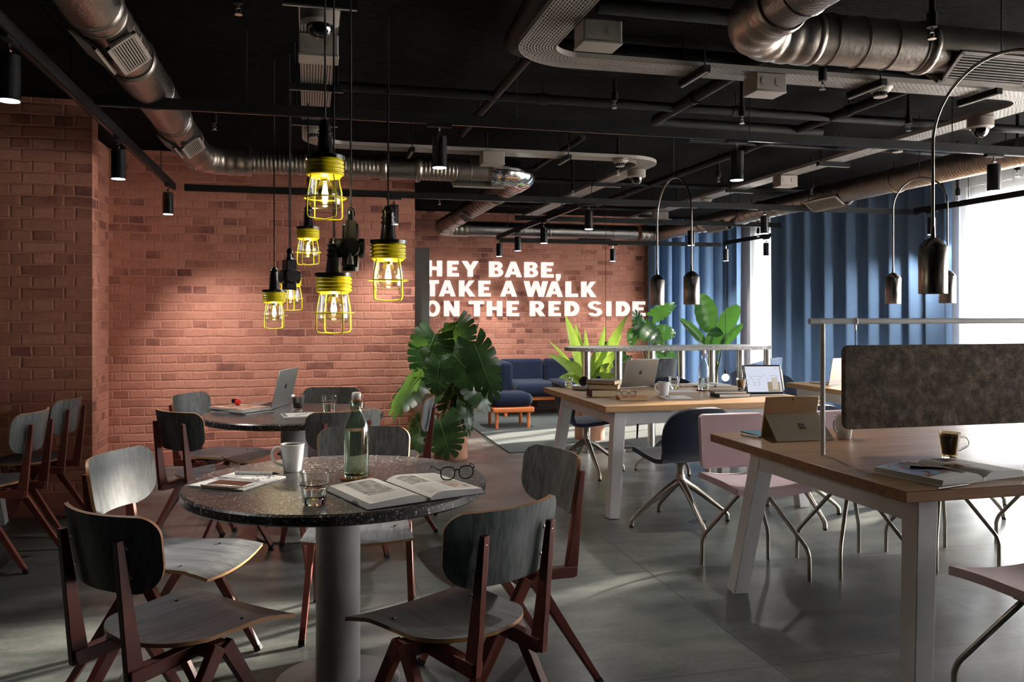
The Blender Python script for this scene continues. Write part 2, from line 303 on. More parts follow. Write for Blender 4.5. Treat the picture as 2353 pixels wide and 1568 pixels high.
# ------------------------------------------------------------------ mesh builder
class MB:
    def __init__(s): s.v = []; s.f = []; s.mi = []; s.uv = {}; s.m = 0; s.T = Matrix.Identity(4)
    def add(s, vs, fs, mi=None):
        o = len(s.v); s.v += [tuple(s.T @ Vector(p)) for p in vs]; mi = s.m if mi is None else mi
        for f in fs: s.f.append(tuple(i+o for i in f)); s.mi.append(mi)
        return o
    def box(s, c, d, rz=0, rx=0, ry=0, top=None):
        x, y, z = d[0]/2, d[1]/2, d[2]/2; tx, ty = top if top else (1, 1)
        P = [(-x, -y, -z), (x, -y, -z), (x, y, -z), (-x, y, -z), (-x*tx, -y*ty, z), (x*tx, -y*ty, z), (x*tx, y*ty, z), (-x*tx, y*ty, z)]
        R = Matrix.Translation(c) @ Matrix.Rotation(rz, 4, 'Z') @ Matrix.Rotation(ry, 4, 'Y') @ Matrix.Rotation(rx, 4, 'X')
        s.add([R @ Vector(p) for p in P], [(0, 3, 2, 1), (4, 5, 6, 7), (0, 1, 5, 4), (1, 2, 6, 5), (2, 3, 7, 6), (3, 0, 4, 7)]); return s
    def b2(s, a, b): return s.box([(a[i]+b[i])/2 for i in range(3)], [abs(b[i]-a[i]) for i in range(3)])
    def bar(s, p0, p1, w0, h0, w1=None, h1=None, up=(0, 0, 1)):
        p0 = Vector(p0); p1 = Vector(p1); w1 = w1 or w0; h1 = h1 or h0; d = (p1-p0).normalized(); up = Vector(up)
        sx = d.cross(up).normalized(); sy = sx.cross(d).normalized()
        V = [p+sx*a*w/2+sy*b*h/2 for p, w, h in ((p0, w0, h0), (p1, w1, h1)) for a, b in ((-1, -1), (1, -1), (1, 1), (-1, 1))]
        s.add(V, [(3, 2, 1, 0), (4, 5, 6, 7), (0, 1, 5, 4), (1, 2, 6, 5), (2, 3, 7, 6), (3, 0, 4, 7)]); return s
    def tube(s, pts, r, n=10, caps=True, closed=False, flat=1.0):
        pts = [Vector(p) for p in pts]; N = len(pts); rr = r if isinstance(r, (list, tuple)) else [r]*N
        tang = []
        for i in range(N):
            a = pts[i-1] if (i > 0 or closed) else pts[i]; b = pts[(i+1) % N] if (i < N-1 or closed) else pts[i]
            tang.append((b-a).normalized())
        up = Vector((0, 0, 1)) if abs(tang[0].z) < .9 else Vector((1, 0, 0))
        nx = tang[0].cross(up).normalized(); V = []
        for i in range(N):
            nx = (nx-tang[i]*nx.dot(tang[i])).normalized(); ny = tang[i].cross(nx)
            for k in range(n):
                a = 2*pi*k/n; V.append(pts[i]+nx*cos(a)*rr[i]+ny*sin(a)*rr[i]*flat)
        F = []
        for i in range(N if closed else N-1):
            j = (i+1) % N
            for k in range(n): F.append((i*n+k, i*n+(k+1) % n, j*n+(k+1) % n, j*n+k))
        if caps and not closed: F.append(tuple(range(n-1, -1, -1))); F.append(tuple((N-1)*n+k for k in range(n)))
        s.add(V, F); return s
    def cyl(s, p0, p1, r, r1=None, n=24): return s.tube([p0, p1], [r, r if r1 is None else r1], n)
    def lathe(s, prof, c=(0, 0, 0), n=32, closed=False):
        V = []; F = []; N = len(prof)
        for (r, z) in prof:
            for k in range(n): a = 2*pi*k/n; V.append((c[0]+r*cos(a), c[1]+r*sin(a), c[2]+z))
        for i in range(N-1):
            for k in range(n): F.append((i*n+k, i*n+(k+1) % n, (i+1)*n+(k+1) % n, (i+1)*n+k))
        if not closed:
            if prof[0][0] > 1e-6: F.append(tuple(range(n-1, -1, -1)))
            if prof[-1][0] > 1e-6: F.append(tuple((N-1)*n+k for k in range(n)))
        s.add(V, F); return s
    def sphere(s, c, r, n=16, m=10, sq=(1, 1, 1)):
        V = []; F = []
        for i in range(m+1):
            t = pi*i/m
            for k in range(n): a = 2*pi*k/n; V.append((c[0]+r*sin(t)*cos(a)*sq[0], c[1]+r*sin(t)*sin(a)*sq[1], c[2]+r*cos(t)*sq[2]))
        for i in range(m):
            for k in range(n): F.append((i*n+k, (i+1)*n+k, (i+1)*n+(k+1) % n, i*n+(k+1) % n))
        s.add(V, F); return s
    def prism(s, poly, z0, z1, edge=None):
        n = len(poly); k = s.m; o = s.add([(x, y, z0) for x, y in poly]+[(x, y, z1) for x, y in poly], [tuple(range(n-1, -1, -1)), tuple(range(n, 2*n))])
        for i in range(n): s.f.append((o+i, o+(i+1) % n, o+n+(i+1) % n, o+n+i)); s.mi.append(k if edge is None else edge)
        return s
    def sheet(s, fn, nu, nv, th=0, edge=None):
        """surface fn(u,v)->Vector; with thickness th (offset along -normal) and an edge material"""
        P = [[Vector(fn(i/nu, j/nv)) for j in range(nv+1)] for i in range(nu+1)]
        V = [p for r in P for p in r]; q = nv+1
        F = [(i*q+j, (i+1)*q+j, (i+1)*q+j+1, i*q+j+1) for i in range(nu) for j in range(nv)]
        if not th: s.add(V, F); return s
        B = []
        for i in range(nu+1):
            for j in range(nv+1):
                a = P[min(i+1, nu)][j]-P[max(i-1, 0)][j]; b = P[i][min(j+1, nv)]-P[i][max(j-1, 0)]
                nn = a.cross(b); nn = nn.normalized() if nn.length > 1e-12 else Vector((0, 0, 1)); B.append(P[i][j]-nn*th)
        o = s.m; s.add(V, F); s.add(B, [tuple(reversed(f)) for f in F])
        e = edge if edge is not None else o
        ring = [(i, 0) for i in range(nu+1)]+[(nu, j) for j in range(1, nv+1)]+[(i, nv) for i in range(nu-1, -1, -1)]+[(0, j) for j in range(nv-1, 0, -1)]
        top = [P[i][j] for i, j in ring]; bot = [B[i*q+j] for i, j in ring]; n = len(ring)
        s.add(top+bot, [(k, n+k, n+(k+1) % n, (k+1) % n) for k in range(n)], e); return s
    def build(s, name, mats, parent=None, smooth=True, bevel=0, seg=2, ang=40, loc=None, rz=0, weld=True):
        me = bpy.data.meshes.new(name); me.from_pydata(s.v, [], s.f)
        if not isinstance(mats, (list, tuple)): mats = [mats]
        for m in mats: me.materials.append(M[m] if isinstance(m, str) else m)
        me.polygons.foreach_set('material_index', s.mi); me.validate(clean_customdata=False); me.update()
        o = bpy.data.objects.new(name, me); COL.objects.link(o)
        if smooth:
            me.polygons.foreach_set('use_smooth', [True]*len(me.polygons)); me.set_sharp_from_angle(angle=radians(ang))
        if bevel:
            b = o.modifiers.new('bevel', 'BEVEL'); b.width = bevel; b.segments = seg; b.limit_method = 'ANGLE'; b.angle_limit = radians(35)
        if parent: o.parent = parent
        if loc is not None: o.location = loc
        o.rotation_euler = (0, 0, rz); return o
def tag(o, label, cat, group=None, kind=None):
    if label: o['label'] = label
    if cat: o['category'] = cat
    if group: o['group'] = group
    if kind: o['kind'] = kind
    return o
def thing(name, label, cat, loc=(0, 0, 0), rz=0, group=None):
    o = bpy.data.objects.new(name, None); COL.objects.link(o); o.location = loc; o.rotation_euler = (0, 0, rz); o.empty_display_size = .1
    return tag(o, label, cat, group)
def struct(mb, name, mats, label=None, **k):
    o = mb.build(name, mats, **k); o['kind'] = 'structure'
    if label: o['label'] = label
    return o
def dup(root, loc, rz, label=None, group=None):
    def cp(o, par):
        c = o.copy(); COL.objects.link(c)
        if par: c.parent = par
        for ch in list(o.children): cp(ch, c)
        return c
    r = cp(root, None); r.location = loc; r.rotation_euler = (0, 0, rz)
    if label: r['label'] = label
    if group: r['group'] = group
    return r
def smooth(pts, n=5):
    P = [Vector(p) for p in pts]; out = []
    for i in range(len(P)-1):
        a = P[max(i-1, 0)]; b = P[i]; c = P[i+1]; d = P[min(i+2, len(P)-1)]
        for k in range(n):
            t = k/n; out.append(.5*((2*b)+(c-a)*t+(2*a-5*b+4*c-d)*t*t+(3*b-a-3*c+d)*t**3))
    return out+[P[-1]]
def face(fx, fy): return atan2(fy, fx)-pi/2      # turn local +y to the direction (fx, fy)
def arc(c, r, a0, a1, n, ax='xz'):
    out = []
    for i in range(n+1):
        a = a0+(a1-a0)*i/n; u, v = r*cos(a), r*sin(a)
        out.append((c[0]+u, c[1], c[2]+v) if ax == 'xz' else (c[0], c[1]+u, c[2]+v) if ax == 'yz' else (c[0]+u, c[1]+v, c[2]))
    return out
def lerp(a, b, t): return a+(b-a)*t
def onX(px, X): r = ray(px); d = X/r.x; return r.y*d
def onY(px, Y): r = ray(px); return r.x*Y/r.y
# ================================================================== ROOM
def brickify(o):
    for p in o.data.polygons:
        if abs(p.normal.x) > .7: p.material_index = 1
YL = 7.86
struct(MB().b2((-5.2, -4.2, -.1), (XW+.2, YB+.2, 0)), 'floor', 'floor', smooth=False)
struct(MB().b2((-5.2, -4.2, CEIL), (XW+.2, YB+.2, CEIL+.1)), 'ceiling', 'ceil', smooth=False)
w = struct(MB().b2((-1.67, YL, 0), (.99, YL+.2, CEIL)), 'wall_left', ['brick_x', 'brick_y'], smooth=False); brickify(w)
w = struct(MB().b2((-5.2, 6.11, 0), (-1.40, 6.27, CEIL)), 'wall_pier', ['brick_x', 'brick_y'], smooth=False); brickify(w)
w = struct(MB().b2((-5.2, 6.27, 0), (-1.67, YL+.2, CEIL)), 'wall_recess', ['brick_x', 'brick_y'], smooth=False); brickify(w)
w = struct(MB().b2((0, YB, 0), (XW+.2, YB+.2, CEIL)), 'wall_back', ['brick_x', 'brick_y'], smooth=False); brickify(w)
struct(MB().b2((-1.66, YL-.012, 0), (.99, YL, .13)), 'baseboard_left', 'skirt', bevel=.003)
struct(MB().b2((-5.2, 6.098, 0), (-1.40, 6.11, .16)).b2((-1.40, 6.098, 0), (-1.388, 6.27, .16)), 'baseboard_pier', 'skirt', bevel=.003)
struct(MB().b2((0, YB-.012, 0), (4.9, YB, .12)), 'baseboard_back', 'skirt', bevel=.003)
struct(MB().b2((-5.4, -4.2, 0), (-5.2, 6.2, CEIL)), 'wall_far_left', 'drywall', smooth=False)
struct(MB().b2((-5.4, -4.4, 0), (XW+.2, -4.2, CEIL)), 'wall_behind', 'drywall', smooth=False)
struct(MB().b2((0-.2, YL+.2, 0), (0, YB+.2, CEIL)), 'wall_niche', 'drywall', smooth=False)
# window wall: sill, header, unseen piers put in to limit the light
OPEN = [(.7, 3.4), (3.7, 6.95), (9.35, 10.95)]  # unseen spans shaped for where sun and daylight fall
m_ = MB().b2((XW, -4.2, 0), (XW+.2, YB, .06)).b2((XW, -4.2, 2.6), (XW+.2, YB, CEIL))
e = -4.2
for a, b in OPEN+[(YB, YB)]: m_.b2((XW, e, .06), (XW+.2, a, 2.6)); e = b
struct(m_, 'wall_right', 'whitewall', smooth=False)
for i, (a, b) in enumerate(OPEN):
    fr = MB(); t_ = .05
    fr.b2((XW+.05, a, .06), (XW+.12, a+t_, 2.6)).b2((XW+.05, b-t_, .06), (XW+.12, b, 2.6)).b2((XW+.05, a, .06), (XW+.12, b, .12)).b2((XW+.05, a, 2.53), (XW+.12, b, 2.6))
    if b-a > 2: fr.b2((XW+.05, (a+b)/2-.03, .1), (XW+.12, (a+b)/2+.03, 2.55))
    f = struct(fr, 'window_%d' % (i+1), 'column', smooth=False)
    g = MB().b2((XW+.08, a+t_, .12), (XW+.09, b-t_, 2.53)).build('window_glass', 'pane', f, smooth=False)
# outside: street ground and the pale block opposite
struct(MB().b2((XW+.5, -80, -6.2), (140, 120, -6)), 'ground', noisy('street', (.04, .04, .04), (.055, .055, .055)), smooth=False)
bl = thing('office_block', 'pale grey office block across the street, seen through the white sheer curtain', 'building', (46, 40, -6))
MB().b2((0, -45, 0), (12, 60, 6.9)).build('facade', noisy('block_facade', (.045, .046, .05), (.06, .06, .065), .3), bl, smooth=False)
g_ = MB()
for k in range(25): g_.b2((-.1, -43+k*4, 3.6), (0, -40.6+k*4, 5.6))
g_.build('window_band', mat('block_glass', (.1, .12, .14), .1), bl, smooth=False)['kind'] = 'stuff'
# ------------------------------------------------------------------ curtains
def curtain(name, mt, path, label, z0, z1, period, amp, off=0, group=None, sharp=.35):
    """path: polyline; pleats ride on it"""
    P = [Vector((x, y, 0)) for x, y in path]; L = [0]
    for a, b in zip(P, P[1:]): L.append(L[-1]+(b-a).length)
    tot = L[-1]; n = int(tot/period*14)
    def pt(u, v):
        s = u*tot; i = 0
        while i < len(L)-2 and s > L[i+1]: i += 1
        t = (s-L[i])/(L[i+1]-L[i]); p = P[i].lerp(P[i+1], t); d = (P[i+1]-P[i]).normalized(); nn = Vector((-d.y, d.x, 0))
        ph = 2*pi*s/period+off+.5*sin(s*2.3); w_ = sin(ph)+sharp*sin(2*ph+.6)
        a = amp*(1+.18*sin(s*5.1))*(.72+.28*v); z = lerp(z0, z1, v)
        p = p+nn*a*w_+d*period*.16*sin(ph*1.0+.9); p.z = z; return p
    rows = MB(); rows.sheet(pt, n, 10, .004)
    o = rows.build(name, mt, smooth=True, ang=180); return tag(o, label, 'curtain', group)
curtain('curtain', 'curtain', [(6.22, 6.95), (6.2, 7.5), (6.05, 8.0), (5.55, 9.05), (5.58, 9.15)], 'heavy blue pleated curtain nearest the bright window, behind the hanging felt screen', .02, 2.74, .25, .062)
curtain('curtain', 'curtain', [(4.86, 11.42), (5.6, 11.44), (6.05, 11.38), (6.13, 11.25), (6.13, 11.02)], 'heavy blue pleated curtain in the far corner beside the brick sign wall', .02, 2.74, .21, .055, 1.0)
curtain('unseen_voile_diffuser', 'voile', [(6.22, .4), (6.22, 5.66)], 'unseen white voile curtain added beyond the right edge to diffuse the sun', .02, 2.7, .18, .03)  # added out of view: stops sun beams, lets soft light through
curtain('sheer_curtain', 'sheer', [(6.22, 5.7), (6.22, 6.92)], 'sheer white curtain over the bright window at the right edge', .02, 2.7, .16, .03)
curtain('sheer_curtain', 'sheer', [(6.27, 9.3), (6.27, 10.94)], 'narrow strip of sheer white curtain between the two blue curtains', .02, 2.7, .13, .025)
# ================================================================== CEILING SERVICES
def roundpath(pts, r, n=10):
    P = [Vector(p) for p in pts]; out = [P[0]]
    for a, b, c in zip(P, P[1:], P[2:]):
        d1 = (a-b).normalized(); d2 = (c-b).normalized(); ang = d1.angle(d2); k = r/tan(ang/2)
        s = b+d1*k; e = b+d2*k; cen = b+(d1+d2).normalized()*(r/sin(ang/2)); v1 = s-cen; v2 = e-cen; th = v1.angle(v2)
        for i in range(n+1): t = i/n; out.append(cen+(v1*sin((1-t)*th)+v2*sin(t*th))/sin(th))
    out.append(P[-1]); return out
def dense(pts, step):
    out = []
    for a, b in zip(pts, pts[1:]):
        a = Vector(a); b = Vector(b); n = max(1, int((b-a).length/step))
        out += [a.lerp(b, i/n) for i in range(n)]
    out.append(Vector(pts[-1])); return out
def duct_part(par, name, pts, r, mode, mt):
    mb = MB()
    if mode == 'flex':
        p = dense(pts, .0075); mb.tube(p, [r+.0035*sin(i*.0075*2*pi/.03) for i in range(len(p))], 24)
    elif mode == 'elbow':
        p = dense(pts, .012); mb.tube(p, [r+.006*abs(sin(i*.012*pi/.07)) for i in range(len(p))], 28)
    else:
        mb.tube(pts, r, 28)
        step = {'spiral': .14, 'foil': .6}[mode]
        for a, b in zip(pts, pts[1:]):
            a = Vector(a); b = Vector(b); L = (b-a).length; d = (b-a).normalized()
            for i in range(1, int(L/step)+1): c = a+d*(i*step-.04); mb.tube([c, c+d*.004, c+d*.008], [r+.001, r+.005, r+.001], 28, caps=False)
    return mb.build(name, mt, par, ang=50)
def collar(mb, p, d, r): p = Vector(p); d = Vector(d); mb.tube([p, p+d*.012, p+d*.03, p+d*.042], [r+.002, r+.010, r+.010, r+.002], 28, caps=False)
def grille(par, c, axis, side, r, L=.34, Wd=.13, name='air_grille'):
    """side: tilt in degrees from straight down; axis 'x' or 'y'"""
    mb = MB(); a = radians(side)
    R = Matrix.Rotation(0 if axis == 'y' else pi/2, 4, 'Z')
    T = Matrix.Translation(c) @ R @ Matrix.Rotation(a, 4, 'Y') @ Matrix.Translation((0, 0, -r-.012))
    mb.T = T
    mb.box((0, 0, 0), (Wd, L, .006)); f = .016
    for x in (-1, 1): mb.box((x*(Wd/2-f/2), 0, -.005), (f, L, .012))
    for y in (-1, 1): mb.box((0, y*(L/2-f/2), -.005), (Wd, f, .012))
    n = 9
    for i in range(n): mb.box((lerp(-Wd/2+f, Wd/2-f, (i+.5)/n), 0, -.007), (.0055, L-2*f, .006))
    o = mb.build(name, ['beige'], par, smooth=False)
    b = MB(); b.T = T; b.box((0, 0, -.0045), (Wd-2*f+.002, L-2*f, .002)); b.build('grille_void', 'black', o, smooth=False)
    return o
ZD = 2.48; RD = .1
# left run: toward the wall, along it, then to the back
d1 = thing('ventilation_duct', 'long silver ventilation duct from the upper left, bending along the brick wall', 'duct', (-.75, 6.5, ZD))
def loc(par, p): return Vector(p)-par.location
def dp(par, nm, pts, r, mode, mt): return duct_part(par, nm, [loc(par, p) for p in pts], r, mode, mt)
dp(d1, 'duct_section', [(-.76, 2.2, ZD), (-.76, 3.3, ZD)], .105, 'foil', 'foil')
dp(d1, 'duct_section', [(-.76, 3.3, ZD), (-.76, 3.95, ZD)], .098, 'spiral', 'galv')
dp(d1, 'duct_section', [(-.76, 3.95, ZD), (-.76, 5.2, ZD)], .104, 'foil', 'foil')
dp(d1, 'duct_section', [(-.76, 5.2, ZD), (-.76, 6.2, ZD)], .102, 'foil', 'foil')
dp(d1, 'duct_elbow', roundpath([(-.76, 6.15, ZD), (-.76, 6.5, ZD), (-.4, 6.5, ZD)], .2), .104, 'elbow', 'galv')
dp(d1, 'flexible_duct', [(-.42, 6.5, ZD), (.55, 6.5, ZD)], .088, 'flex', 'galv')
dp(d1, 'duct_section', [(.55, 6.5, ZD), (.85, 6.5, ZD)], .09, 'foil', 'foil')
dp(d1, 'flexible_duct', [(.85, 6.5, ZD), (1.15, 6.5, ZD)], .088, 'flex', 'galv')
dp(d1, 'duct_section', [(1.15, 6.5, ZD), (1.48, 6.5, ZD)], .09, 'spiral', 'galv')
dp(d1, 'duct_elbow', roundpath([(1.42, 6.5, ZD), (1.73, 6.5, ZD), (1.73, 6.9, ZD)], .2), .104, 'elbow', 'chrome')
dp(d1, 'duct_section', [(1.73, 6.85, ZD), (1.73, 9.0, ZD)], .1, 'spiral', 'galv')
dp(d1, 'duct_section', [(1.73, 9.0, ZD), (1.73, 10.7, ZD)], .1, 'foil', 'foil')
dp(d1, 'duct_elbow', roundpath([(1.73, 10.6, ZD), (1.73, 10.98, ZD), (2.1, 10.98, ZD)], .2), .104, 'elbow', 'galv')
dp(d1, 'duct_section', [(2.05, 10.98, ZD), (3.2, 10.98, ZD)], .1, 'spiral', 'foil')
dp(d1, 'duct_section', [(3.2, 10.98, ZD), (4.5, 10.98, ZD)], .1, 'foil', 'foil')
for p, d in (((-.76, 3.28, ZD), (0, 1, 0)), ((-.76, 3.96, ZD), (0, 1, 0)), ((-.76, 5.16, ZD), (0, 1, 0)), ((-.45, 6.5, ZD), (1, 0, 0)), ((.55, 6.5, ZD), (1, 0, 0)), ((.82, 6.5, ZD), (1, 0, 0)), ((1.73, 7.6, ZD), (0, 1, 0)), ((3.2, 10.98, ZD), (1, 0, 0))):
    cm = MB(); collar(cm, loc(d1, p), d, .102 if d[1] else .096); cm.build('clamp_ring', 'galv', d1)
for y in (3.62, 5.57):
    for sd in (38, -38): grille(d1, loc(d1, (-.76, y, ZD)), 'y', -sd, .095)
grille(d1, loc(d1, (1.33, 6.5, ZD)), 'x', -32, .09, .42, .15); grille(d1, loc(d1, (3.9, 10.98, ZD)), 'x', -32, .1, .5, .15); grille(d1, loc(d1, (1.73, 8.9, ZD)), 'y', 40, .095, .3)
# right foreground duct
d2 = thing('ventilation_duct', 'fat silver spiral duct bending across the ceiling at the upper right corner', 'duct', (2.2, 3.0, ZD))
dp(d2, 'duct_section', [(1.68, 1.4, ZD), (1.68, 2.75, ZD)], .098, 'foil', 'foil')
dp(d2, 'duct_elbow', roundpath([(1.68, 2.7, ZD), (1.68, 3.03, ZD), (2.0, 3.03, ZD)], .19), .106, 'elbow', 'galv')
dp(d2, 'duct_section', [(1.98, 3.03, ZD), (2.56, 3.03, ZD)], .101, 'spiral', 'galv')
dp(d2, 'duct_section', [(2.56, 3.03, ZD), (4.2, 3.03, ZD)], .1, 'foil', 'galv')
for p, d in (((1.68, 2.70, ZD), (0, 1, 0)), ((1.98, 3.03, ZD), (1, 0, 0)), ((2.52, 3.03, ZD), (1, 0, 0))): cm = MB(); collar(cm, loc(d2, p), d, .102); cm.build('clamp_ring', 'galv', d2)
for sd in (38, -38): grille(d2, loc(d2, (2.84, 3.03, ZD)), 'x', sd, .095, .42, .15)
grille(d2, loc(d2, (3.45, 3.03, ZD)), 'x', -38, .095, .42, .15)
# right long run over the desks
d3 = thing('ventilation_duct', 'long bronze-lit duct running above the desks to the far right corner', 'duct', (4.85, 8, ZD))
dp(d3, 'flexible_duct', [(4.85, 4.6, ZD), (4.85, 7.1, ZD)], .098, 'flex', 'galv')
dp(d3, 'duct_section', [(4.85, 7.1, ZD), (4.85, 8.6, ZD)], .1, 'spiral', 'galv')
dp(d3, 'duct_section', [(4.85, 8.6, ZD), (4.85, 10.8, ZD)], .102, 'foil', 'galv')
dp(d3, 'duct_elbow', roundpath([(4.85, 10.75, ZD), (4.85, 10.98, ZD), (4.55, 10.98, ZD)], .15), .104, 'elbow', 'galv')
for y in (6.05, 7.1, 8.6, 9.6): cm = MB(); collar(cm, loc(d3, (4.85, y, ZD)), (0, 1, 0), .104); cm.build('clamp_ring', 'galv', d3)
for y in (7.0, 9.2):
    for sd in (38, -38): grille(d3, loc(d3, (4.85, y, ZD)), 'y', sd, .095, .5, .15)
# ------------------------------------------------------------------ lighting tracks
ZT = 2.36
def track(p0, p1, label, z=ZT, drops=3):
    c = [(p0[i]+p1[i])/2 for i in (0, 1)]; t = thing('lighting_track', label, 'lighting track', (c[0], c[1], z))
    a = Vector((p0[0]-c[0], p0[1]-c[1], 0)); b = -a
    mb = MB().bar(a+Vector((0, 0, .028)), b+Vector((0, 0, .028)), .036, .052); d = (b-a).normalized()
    mb.build('rail', 'black', t, smooth=False)
    g = MB().bar(a+d*.01+Vector((0, 0, .001)), b-d*.01+Vector((0, 0, .001)), .012, .004); g.build('rail_groove', 'black_gloss', t, smooth=False)
    for k in range(drops): p = a.lerp(b, (k+.5)/drops); MB().cyl(p+Vector((0, 0, .05)), p+Vector((0, 0, CEIL-z)), .003, n=6).build('suspension_rod', 'black', t)
    return t
track((-1.0, 4.42), (6.05, 4.42), 'long black lighting track crossing the whole room in the foreground', drops=5)
track((-.98, 7.32), (6.1, 7.32), 'long black lighting track crossing in front of the left brick wall', drops=5)
track((2.2, 8.79), (5.42, 8.79), 'black lighting track ending at the edge of the near blue curtain')
track((2.5, 10.86), (5.75, 10.86), 'black lighting track just in front of the brick sign wall', 2.30)
track((-1.06, 2.4), (-1.06, 7.3), 'black lighting track running along the left side toward the brick wall', drops=4)
track((2.46, 7.36), (2.46, 10.8), 'short black lighting track running to the back above the sofa', 2.33)
track((6.02, 4.46), (6.0, 7.24), 'black lighting track along the bright window at the right edge', drops=2)
track((5.82, 8.75), (5.82, 10.9), 'black lighting track in front of the far corner curtain', 2.33, drops=2)
def make_spot():
    t = thing('track_spotlight', '', 'spotlight', (0, 0, 0), 0, 'black cylinder spotlights')
    MB().box((0, 0, -.008), (.13, .034, .016)).build('track_adapter', 'black', t, bevel=.003)
    MB().cyl((0, 0, -.012), (0, 0, -.045), .006, n=8).cyl((-.011, 0, -.045), (.011, 0, -.045), .008, n=10).cyl((0, 0, -.045), (0, 0, -.066), .005, n=8).build('swivel_joint', 'chrome', t)
    MB().lathe([(.001, -.062), (.036, -.062), (.0395, -.066), (.0395, -.228), (.036, -.232)], n=32).build('lamp_body', 'black_gloss', t)
    MB().lathe([(.0001, -.2295), (.0365, -.2295), (.0365, -.2335), (.0001, -.2335)], n=28).build('lens', 'spot_glow', t)
    return t
spot0 = make_spot(); SP = [0]
def spot(x, y, label, z=ZT, energy=24, aim=(0, 0), size=92, rz=0, track_dir='x'):
    rz = 0 if track_dir == 'x' else pi/2
    if SP[0] == 0: o = spot0; o.location = (x, y, z); o.rotation_euler = (0, 0, rz)
    else: o = dup(spot0, (x, y, z), rz)
    SP[0] += 1; o['label'] = label
    l = bpy.data.lights.new('spot_beam', 'SPOT'); l.energy = energy; l.spot_size = radians(size); l.spot_blend = .9; l.shadow_soft_size = .035; l.color = (1, .96, .91)
    lo = bpy.data.objects.new('spot_beam', l); COL.objects.link(lo); lo.parent = o
    lo.location = (0, 0, -.245); v = Vector((aim[0], aim[1], -1)); v.rotate(Matrix.Rotation(-rz, 3, 'Z')); lo.rotation_euler = v.to_track_quat('-Z', 'Y').to_euler()
    return o
for px, lb in ((1010, 'black spotlight on the foreground track, above the dark terrazzo table'), (1693, 'black spotlight on the foreground track, above the far wooden desk'), (2284, 'black spotlight hanging in front of the bright window, right end of the foreground track')):
    spot(onY(px, 4.42), 4.42, lb, aim=(-.15, -.5) if px == 1010 else (0, 0), energy=36 if px == 1010 else 24)
for px, lb in ((905, 'black spotlight half hidden behind the right yellow pendant'), (1353, 'black spotlight hanging above the sign, between two ducts'), (1757, 'black spotlight beside the edge of the near blue curtain')):
    spot(onY(px, 7.32), 7.32, lb, aim=(0 if px != 1757 else .35, .35), energy=60 if px == 905 else 110)
for px, lb in ((20, 'black spotlight cut by the left edge of the picture'), (272, 'black spotlight in front of the left brick pier'), (386, 'black spotlight at the far end of the left track')):
    spot(-1.06, onX(px, -1.06), lb, track_dir='y', aim={272: (.1, -.2), 386: (.35, .4), 20: (0, .1)}[px], energy={272: 14, 386: 110, 20: 10}[px])
spot(onY(1588, 8.79), 8.79, 'black spotlight behind the right cylinder of the arched steel pendant', aim=(.3, .6), energy=80)
spot(onY(1408, 10.86), 10.86, 'small black spotlight above the word SIDE of the sign', 2.30, aim=(0, .3), energy=60)
for px, lb in ((1147, 'small black spotlight above the word BABE, lowest of the three in a row'), (1190, 'small black spotlight above the sign, middle of the three in a row'), (1250, 'small black spotlight above the sign, highest of the three in a row')):
    spot(2.46, onX(px, 2.46), lb, 2.33, track_dir='y', aim=(0, .45), energy=100)
spot(6.01, onX(2141, 6.01), 'black spotlight behind the stem of the large steel pendant', track_dir='y', aim=(-.25, .8), energy=110)
spot(5.82, onX(1668, 5.82), 'small dark spotlight in front of the far corner curtain', 2.33, track_dir='y', aim=(-.2, .3))
spot(5.82, onX(1761, 5.82), 'small black spotlight in front of the bright curtain strip', 2.33, track_dir='y', aim=(-.2, .3))
# ------------------------------------------------------------------ cable trays
ZC = 2.57
def tray(pts, wd, label, brackets):
    c = Vector(pts[len(pts)//2]); c = Vector((c.x, c.y, ZC)); t = thing('cable_tray', label, 'cable tray', c)
    P = roundpath([(x, y, 0) for x, y in pts], .16+wd/2, 12) if len(pts) > 2 else [Vector((x, y, 0)) for x, y in pts]
    P = dense(P, .05); V = []; F = []; L = 0; UV = []
    tg = [((P[min(i+1, len(P)-1)]-P[max(i-1, 0)]).normalized()) for i in range(len(P))]
    off = Vector((c.x, c.y, 0))
    for i, p in enumerate(P):
        if i: L += (P[i]-P[i-1]).length
        n = Vector((-tg[i].y, tg[i].x, 0))
        for s in (-1, -.5, 0, .5, 1): V.append(p-off+n*s*wd/2); UV.append((L, s*wd/2))
    for i in range(len(P)-1):
        for k in range(4): F.append((i*5+k, (i+1)*5+k, (i+1)*5+k+1, i*5+k+1))
    mb = MB(); mb.add(V, F); o = mb.build('tray_base', 'tray', t)
    ul = o.data.uv_layers.new(name='uv')
    for lp in o.data.loops: ul.data[lp.index].uv = UV[lp.vertex_index]
    for s in (-1, 1):
        sm = MB(); q = [P[i]-off+Vector((-tg[i].y, tg[i].x, 0))*s*wd/2 for i in range(len(P))]
        for k in range(len(q)-1): sm.bar(q[k]+Vector((0, 0, .012)), q[k+1]+Vector((0, 0, .012)), .004, .026)
        sm.build('side_lip', 'tray_edge', t, smooth=False)
    for (x, y, ax) in brackets:
        b = MB(); h = wd/2+.06; dx = Vector((h, 0, 0)) if ax == 'x' else Vector((0, h, 0)); p = Vector((x, y, 0))-off
        b.bar(p-dx-Vector((0, 0, .022)), p+dx-Vector((0, 0, .022)), .034, .034)
        for s in (-1, 1): b.cyl(p+dx*s*.8, p+dx*s*.8+Vector((0, 0, CEIL-ZC)), .004, n=6)
        ob = b.build('support_bracket', 'black', t, smooth=False)
        k = MB(); k.bar(p-dx-Vector((0, 0, .040)), p+dx-Vector((0, 0, .040)), .010, .003); k.build('bracket_edge', 'tray_edge', ob, smooth=False)
    return t
